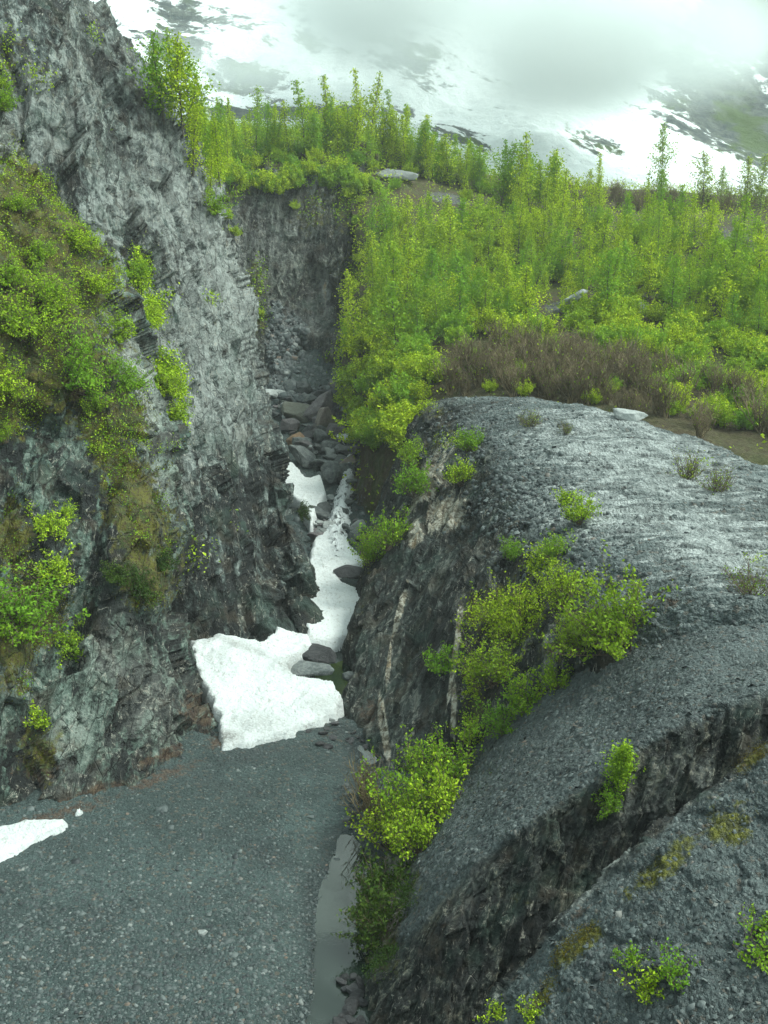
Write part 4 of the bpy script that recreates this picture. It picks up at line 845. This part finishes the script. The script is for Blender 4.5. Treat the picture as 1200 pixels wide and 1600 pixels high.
for a in [
 ('bushL', 112, 602, 1.15, 'large spreading bush with visible branches over the mossy ledge of the left cliff'),
 ('bushL', 190, 600, .8, 'bush hanging over the light rock rib at the right side of the mossy ledge'),
 ('bushM', 150, 640, .9, 'bright yellow-green bush at the front lip of the mossy ledge'),
 ('bushL', 40, 520, 1., 'tall leafy bush behind the large spreading bush on the left cliff'),
 ('bushL', 5, 610, .8, 'bush cut by the left frame edge level with the mossy ledge'),
 ('bushM', 95, 480, 1., 'rounded bush above the large spreading bush on the left cliff'),
 ('bushM', 60, 400, 1., 'bush half way up the green slope of the left cliff'),
 ('bushM', 150, 455, 1.2, 'bush near the right edge of the green slope beside the light rib'),
 ('bushM', 118, 385, 1.2, 'bush high on the right edge of the green slope'),
 ('bushM', 185, 530, 1.2, 'bush touching the light rib just above the mossy ledge'),
 ('bushL', 60, 470, .9, 'wide bush in the middle of the green slope on the left cliff'),
 ('bushM', 15, 440, 1., 'bush at the left frame edge in the middle of the green slope'),
 ('bushM', 30, 330, 1., 'bush below the pale crag high on the left cliff'),
 ('bushM', 0, 170, 1.1, 'highest bush at the left frame edge beneath the dark crest'),
 ('bushM', 10, 120, .8, 'small dark green bush against the crest at the left frame edge'),
 ('bushM', 5, 690, .9, 'low bush at the left frame edge beside the smooth dark rock'),
 ('bushM', 70, 830, 1.1, 'bush hanging down the smooth dark rock of the left cliff'),
 ('bushS', 100, 800, 1., 'small leafy tuft right of the hanging bush on the smooth dark rock'),
 ('bushL', 30, 985, 1.25, 'big bright bush bulging from the lower left cliff at the frame edge'),
 ('bushM', 90, 900, 1.1, 'bush just above the big bulging bush on the lower left cliff'),
 ('bushM', 105, 1010, 1., 'small bush on the rock step right of the big bulging bush'),
 ('bushS', 60, 1130, 1.6, 'small ragged plant low on the left cliff above the brown litter'),
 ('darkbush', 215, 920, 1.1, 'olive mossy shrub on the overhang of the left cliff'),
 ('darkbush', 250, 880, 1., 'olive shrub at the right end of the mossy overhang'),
 ('darkbush', 180, 900, .9, 'olive shrub at the left end of the mossy overhang')]: plant(*a, B, surf=('cliff_near',), lean=.5, szz=.8)
for a in [
 ('bushM', 262, 610, 1.2, 'bush in the gully between the light rock rib and the main left crag'),
 ('bushM', 270, 650, .9, 'lower bush in the same gully beneath its larger neighbour'),
 ('bushM', 228, 500, 1., 'bush in the upper gully beside the pale slab'),
 ('bushM', 215, 430, 1.1, 'bush growing in the dark vertical cleft of the left crag'),
 ('bushS', 325, 490, 1.2, 'lone tuft on the pale face of the left crag'),
 ('bushM', 150, 205, 1., 'bush near the crest of the left crag'),
 ('bushM', 335, 330, 1.4, 'bush on the right rim of the left crag'),
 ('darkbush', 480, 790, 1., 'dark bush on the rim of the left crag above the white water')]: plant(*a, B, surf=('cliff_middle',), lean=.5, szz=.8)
RK = ('rock_knoll', 'rock_ramp')
for a in [
 ('bushY', 965, 1000, 1.2, 'wide olive-green bush at the top of the slate ramp beneath the bare knoll'),
 ('bushY', 900, 1015, .75, 'bush at the left side of the wide olive-green bush'),
 ('bushY', 880, 940, .8, 'bush on the broken rock just above the wide olive-green bush'),
 ('bushM', 865, 870, .7, 'bright tuft on the dark broken shoulder of the knoll'),
 ('bushY', 800, 990, 1.0, 'yellow-green bush right of the long tan dyke at its top'),
 ('bushY', 775, 1060, .9, 'yellow-green bush right of the long tan dyke half way down'),
 ('bushM', 820, 1105, .9, 'bright bush at the edge of the slate ramp below the yellow-green ones'),
 ('bushM', 865, 1075, .7, 'low bright bush between the wide olive-green bush and the ramp edge'),
 ('bushM', 785, 1140, .7, 'lowest bright tuft of the row along the slate ramp edge'),
 ('bushS', 735, 1150, 1.2, 'tuft at the foot of the long tan dyke'),
 ('bushL', 690, 1230, .75, 'tall light green bush in front of the dark hollow beside the stream'),
 ('bushL', 640, 1285, .8, 'dense light green bush beside the stream below the dark hollow'),
 ('bushM', 690, 1270, 1.1, 'bright green bush at the right side of the streamside thicket'),
 ('bushM', 655, 1330, 1., 'lowest bright green bush of the streamside thicket'),
 ('bushY', 615, 1320, .9, 'yellowish bush at the water side of the streamside thicket'),
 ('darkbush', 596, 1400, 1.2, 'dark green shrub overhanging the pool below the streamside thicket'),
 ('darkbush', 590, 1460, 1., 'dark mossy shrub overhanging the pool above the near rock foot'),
 ('bushS', 690, 1040, 1.4, 'leafy plant rooted in the dark wall left of the long tan dyke'),
 ('bushM', 650, 770, 1.2, 'bush on the knoll wall left of the tan and white streak'),
 ('bushM', 640, 720, 1., 'bush on the knoll wall above its neighbour left of the tan streak'),
 ('bushM', 735, 700, .9, 'tuft at the top of the tan and white streak'),
 ('bushM', 720, 755, .9, 'tuft on the knoll wall right of the tan and white streak'),
 ('bushS', 882, 785, 1., 'tiny tuft alone on the bare knoll top'),
 ('bushM', 905, 812, .8, 'pale green seedling clump on the front of the bare knoll top'),
 ('bushM', 795, 870, .6, 'yellow-green tuft on the dark shoulder left of the bright one'),
 ('bushM', 580, 870, 1.2, 'bush leaning over the snow strip from the left foot of the knoll'),
 ('bushM', 600, 850, 1.2, 'bush behind the one leaning over the snow strip')]: plant(a[0], a[1], a[2], a[3] * 1.22, a[4], B, surf=RK, lean=.3, szz=1.05)
plant('barelow', 830, 662, 1.1, 'greenish low shrub alone near the back of the bare knoll top', 'shrub', surf=RK)
plant('barelow', 1075, 745, 1.5, 'brown twiggy shrub lying on the bare knoll at the right', 'shrub', surf=RK)
plant('barelow', 1120, 765, 1.4, 'second brown twiggy shrub right of the first on the bare knoll', 'shrub', surf=RK)
plant('barelow', 885, 672, .8, 'dark flat twig mat near the back of the bare knoll', 'shrub', surf=RK)
plant('barelow', 1175, 925, 1.3, 'brown twiggy shrub at the right frame edge on the lip of the slate ramp', 'shrub', surf=RK)
plant('bare', 585, 1285, 1., 'leafless brown shrub leaning out over the top of the near pool', 'shrub', surf=('bed', 'rock_knoll', 'rock_ramp'), lean=.2)
plant('bare', 575, 1250, .9, 'leafless brown shrub behind the one leaning over the pool', 'shrub', surf=('bed', 'rock_knoll', 'rock_ramp'), lean=.2)
plant('sapling', 965, 1235, .7, 'leafy sapling rooted in the lip of the dark slate face', 'sapling', surf=('rock_ramp',), lean=.2)
plant('bushM', 955, 1260, .6, 'leafy skirt of shoots hanging from the lip below the sapling', B, surf=('rock_ramp',), lean=.5)
for a in [('plant', 1010, 1545, 1.1, 'light green seedling cluster on the near rock shelf left of centre'), ('plant', 1050, 1520, 1., 'light green seedling cluster on the near rock shelf beside its twin'), ('plant', 985, 1500, .8, 'thin seedling at the upper side of the seedling clusters'),
          ('plant', 1185, 1500, 1.2, 'light green plant at the right frame edge on the near rock shelf'), ('plant', 1195, 1450, 1., 'upper light green plant at the right frame edge on the near shelf'), ('plant', 775, 1590, .8, 'yellow-green shoot on the crest at the bottom frame edge'), ('plant', 830, 1590, .8, 'low shoot on the crest at the bottom right of the yellow-green one')]: plant(*a, 'plant', surf=('rock_shelf',), lean=.2)

# hillside: trees, bushes, brown shrubs
HS = ('hill', 'headwall')
nt = 0
y = 282.
while y < 560:
    x = 505 + random.uniform(0, 20)
    while x < 1260:
        xx, yy = x + random.uniform(-9, 9), y + random.uniform(-9, 9)
        lim = np.interp(xx, [500, 560, 640, 720, 900, 1060, 1200, 1260], [260, 340, 370, 360, 340, 365, 430, 440])
        bot = np.interp(xx, [540, 600, 700, 800, 1000, 1200], [560, 560, 535, 515, 520, 545])
        if xx > 566 + (430 - yy) * .12 and lim < yy < bot and nt < 290 and not (840 < xx < 930 and 478 < yy < 530) and not (970 < xx < 1020 and 486 < yy < 530):
            z1 = 'back' if yy < 400 else 'middle' if yy < 470 else 'front'
            z2 = 'above the upper gorge rim' if xx < 660 else 'left of the pale outcrops' if xx < 830 else 'above the pale outcrops' if xx < 1010 and yy < 480 else 'beside the pale outcrops' if xx < 1010 else 'toward the right frame edge'
            plant('poplar', xx, yy, random.uniform(.5, 1.2), f'narrow young poplar in the {z1} rows of the stand, {z2}', 'tree', f'young poplars in the {z1} rows {z2}', surf=('hill',), lean=0.); nt += 1
        x += 33
    y += 19
for (x, y, s, k) in [(258, 190, 1., 'poplar'), (285, 205, 1.1, 'poplar'), (310, 225, 1.05, 'poplar'), (300, 270, .8, 'poplar'), (335, 260, .7, 'poplar'), (240, 150, .7, 'poplar'), (330, 310, .6, 'poplar'), (270, 160, .9, 'sparse'), (298, 190, 1., 'poplar'), (318, 200, 1., 'poplar'), (322, 250, .9, 'poplar'), (345, 290, .8, 'poplar'), (355, 240, .8, 'poplar'), (365, 250, .6, 'poplar')]:
    plant(k, x, y, s, 'bright poplar rising behind the crest of the left crag', 'tree', 'poplars behind the left crag', surf=('headwall', 'cliff_middle'), lean=0.)
for (x, y, s, k) in [(385, 240, .6, 'poplar'), (400, 235, .8, 'poplar'), (430, 240, .6, 'sparse'), (455, 245, .7, 'poplar'), (475, 238, 1., 'sparse'), (490, 240, .7, 'poplar'), (512, 236, 1.1, 'sparse'), (540, 240, .7, 'poplar'), (556, 232, 1., 'sparse'), (578, 236, 1.05, 'sparse'),
    (598, 245, .7, 'poplar'), (620, 248, .85, 'sparse'), (640, 262, .6, 'poplar'), (663, 262, .8, 'sparse'), (685, 275, .5, 'poplar')]:
    plant(k, x, y, s * 1.45, 'poplar in the ragged row along the hill brow above the headwall', 'tree', 'poplars on the hill brow above the headwall', surf=HS, lean=0.)
for i in range(16):
    x = random.uniform(775, 960); plant('poplar', x, 322 + (x - 800) * .06 + random.uniform(-4, 14), random.uniform(.95, 1.35) * (1.1 if x < 880 else .85), 'tall poplar of the skyline clump at the crest of the hill', 'tree', 'poplars of the skyline clump on the hill crest', surf=HS, lean=0.)
for i in range(64):
    x = random.uniform(335, 770); y = np.interp(x, [335, 420, 520, 620, 770], [262, 250, 246, 262, 300]) - random.uniform(0, 26) * (1 if x < 640 else -.3)
    side = 'left' if x < 450 else 'middle' if x < 600 else 'right'
    plant('poplar', x, y, random.uniform(.6, 1.25), f'young poplar packed at the {side} of the brow above the headwall', 'tree', f'young poplars at the {side} of the brow above the headwall', surf=HS, lean=0.)
for (x, y, s, k, l) in [(735, 268, .55, 'sparse', 'lone small poplar against the snow slope left of the highest hill clump'), (1028, 325, 1.3, 'pale', 'tall pale green tree standing alone against the snow slope at the right'), (1098, 325, 1.0, 'pale', 'thin pale green tree right of the tall lone one'), (1125, 325, .75, 'pale', 'short pale green tree between the thin one and the right frame edge'),
    (1160, 328, .95, 'pale', 'pale green tree near the right frame edge before the snow'), (1185, 328, .9, 'pale', 'pale green tree at the right frame edge before the snow'), (1060, 345, .6, 'poplar', 'small poplar at the foot of the tall lone pale green tree')]:
    plant(k, x, y, s * 1.2, l, 'tree', surf=HS, lean=0.)
for i in range(46):
    t = random.random(); x = 548 + random.uniform(0, 150) * (1 - .4 * t); y = 520 + t * 190
    if x > 640 and y > 625: continue
    if x < 560 and y > 640: continue
    plant('hillbush', x, y, random.uniform(.6, 1.0), 'leafy bush spilling down the right gorge rim, ' + ('upper' if y < 585 else 'middle' if y < 645 else 'lower') + ' part', B, 'bushes on the right gorge rim, ' + ('upper' if y < 585 else 'middle' if y < 645 else 'lower') + ' part', surf=('hill',), lean=.2)
for i in range(44):
    x = random.uniform(780, 1215); y = random.uniform(490, 560) + max(0, x - 1000) * .25
    plant('hillbush', x, y, random.uniform(.55, .9), 'leafy bush at the front of the hillside poplars, ' + ('left of the outcrops' if x < 880 else 'below the outcrops' if x < 1030 else 'right of the outcrops'), B, 'bushes in front of the poplars ' + ('left' if x < 880 else 'middle' if x < 1030 else 'right'), surf=('hill',), lean=.1)
for i in range(34):
    x = random.uniform(330, 760); y = np.interp(x, [330, 420, 520, 620, 760], [270, 246, 246, 262, 300]) + random.uniform(-14, 40) * (.4 if x < 500 else 1)
    plant('hillbush', x, y, random.uniform(.4, .8), 'low green bush under the poplars on the brow above the headwall', B, 'bushes on the brow above the headwall', surf=HS, lean=.1)
for i in range(130):
    x = random.uniform(690, 1230); a = np.interp(x, [690, 800, 1000, 1200], [575, 545, 570, 620]); b = np.interp(x, [690, 800, 960, 1100, 1200], [618, 622, 655, 690, 725]); y = random.uniform(a, b)
    if x > 1040 and random.random() < .55: continue
    plant('bare', x, y, random.uniform(.8, 1.5), 'leafless brown shrub in the thicket behind the bare knoll, ' + ('left end' if x < 850 else 'middle' if x < 1010 else 'right end'), 'shrub', 'leafless thicket shrubs, ' + ('left end' if x < 850 else 'middle' if x < 1010 else 'right end'), surf=('hill',), lean=0., szz=1.1)
for i in range(150):
    x = random.uniform(575, 1235); y = random.uniform(np.interp(x, [560, 700, 1000, 1200], [350, 345, 350, 440]), 545)
    if 830 < x < 940 and 470 < y < 540 or 960 < x < 1030 and 478 < y < 540: continue
    zn = 'left part' if x < 760 else 'middle' if x < 1000 else 'right part'
    plant('hillbush', x, y, random.uniform(.45, 1.05), f'feathery bush filling gaps between the hillside poplars, {zn}', 'young shrub', f'bushes between the hillside poplars, {zn}', surf=('hill',), lean=.1, nm='gap_bush')  # hillside bushes, same prototypes as those in front of the poplars
for i in range(16):
    x = random.uniform(760, 1040); y = random.uniform(560, 630)
    plant('hillbush', x, y, random.uniform(.25, .5), 'green sprig-like bush at the front of the brown thicket', B, 'green bushes at the front of the brown thicket', surf=('hill',), lean=.1)
for i in range(34):
    x = random.uniform(1010, 1225); y = random.uniform(560, 640) + (x - 1010) * .25
    plant('hillbush', x, y, random.uniform(.4, .75), 'leafy bush among the brown thicket near the right frame edge', B, 'bushes among the brown thicket at the right', surf=('hill',), lean=.1)
for i in range(14):
    x = random.uniform(690, 1000); y = random.uniform(545, 590)
    plant('hillbush', x, y, random.uniform(.3, .5), 'small green bush growing through the middle of the brown thicket', B, 'small bushes in the middle of the brown thicket', surf=('hill',), lean=.1)
for i in range(52):
    x = random.uniform(345, 575); y = random.choice([random.uniform(262, 300), random.uniform(262, 300), random.uniform(300, 560)])
    if 400 < x < 505 and y > 300 and random.random() < .7: continue
    plant('hillbush', x, y, random.uniform(.25, .5) if y > 300 else random.uniform(.5, 1.), 'small bush clinging to the far headwall of the gorge', B, 'bushes clinging to the far headwall', surf=HS, lean=.4)
for i in range(50):
    x = random.uniform(700, 1230); y = np.interp(x, [700, 850, 1020, 1200], [285, 310, 322, 328]) + random.uniform(-10, 8)
    plant('bare', x, y, random.uniform(1.0, 1.6), 'dark leafless shrub on the hill crest in front of the snow slope', 'shrub', 'leafless shrubs along the hill crest', surf=HS, lean=0.)

# ------------------------------------------------------------------ mist on the mountain, and the air
def mist():
    t = NT('mist'); P = t.pos(); tot = None
    for (px, py, Y, rx, ry, rz, k) in MIST:
        c = at(px, py, Y); s = t.vm('MULTIPLY', t.vm('SUBTRACT', P, c).outputs[0], (1 / rx, 1 / ry, 1 / rz)).outputs[0]
        l = t.vm('LENGTH', s).outputs['Value']; f = t.math('MULTIPLY', t.step(l, 1., .15), k); tot = f if tot is None else t.math('ADD', tot, f)
    n = t.noise(P, .02, 3, .55); n = t.step(n, .32, .68)
    d = t.math('MULTIPLY', tot, t.math('ADD', .25, n))
    v = t.n('VolumePrincipled', {'Color': rgb(.90, .96, .95), 'Density': d, 'Anisotropy': 0.})
    t.t.links.new(v.outputs[0], t.out.inputs['Volume']); return t.m
MIST = [(720, 30, 360, 70, 60, 34, .055), (860, 110, 350, 50, 50, 24, .05), (980, 60, 350, 50, 50, 26, .05), (1090, 70, 345, 40, 50, 24, .045), (540, -10, 380, 60, 60, 24, .05), (760, -60, 380, 90, 60, 40, .03), (390, 95, 330, 34, 40, 13, .05)]
lo, hi = (-90, 262, 30), (190, 440, 175)
bx = np.array([(x, y, z) for z in (lo[2], hi[2]) for y in (lo[1], hi[1]) for x in (lo[0], hi[0])], float)
BXF = np.array([(0, 2, 3, 1), (4, 5, 7, 6), (0, 1, 5, 4), (1, 3, 7, 5), (3, 2, 6, 7), (2, 0, 4, 6)])
mo = mk('mist', bx, BXF, mist()); tag(mo, kind='stuff')
HZ = .00028
t = NT('haze'); v = t.n('VolumePrincipled', {'Color': rgb(.92, .97, .96), 'Density': HZ}); t.t.links.new(v.outputs[0], t.out.inputs['Volume'])
lo, hi = (-900, -60, -4), (1100, 1100, 620)
bx = np.array([(x, y, z) for z in (lo[2], hi[2]) for y in (lo[1], hi[1]) for x in (lo[0], hi[0])], float)
tag(mk('haze', bx, BXF, t.m), kind='stuff')
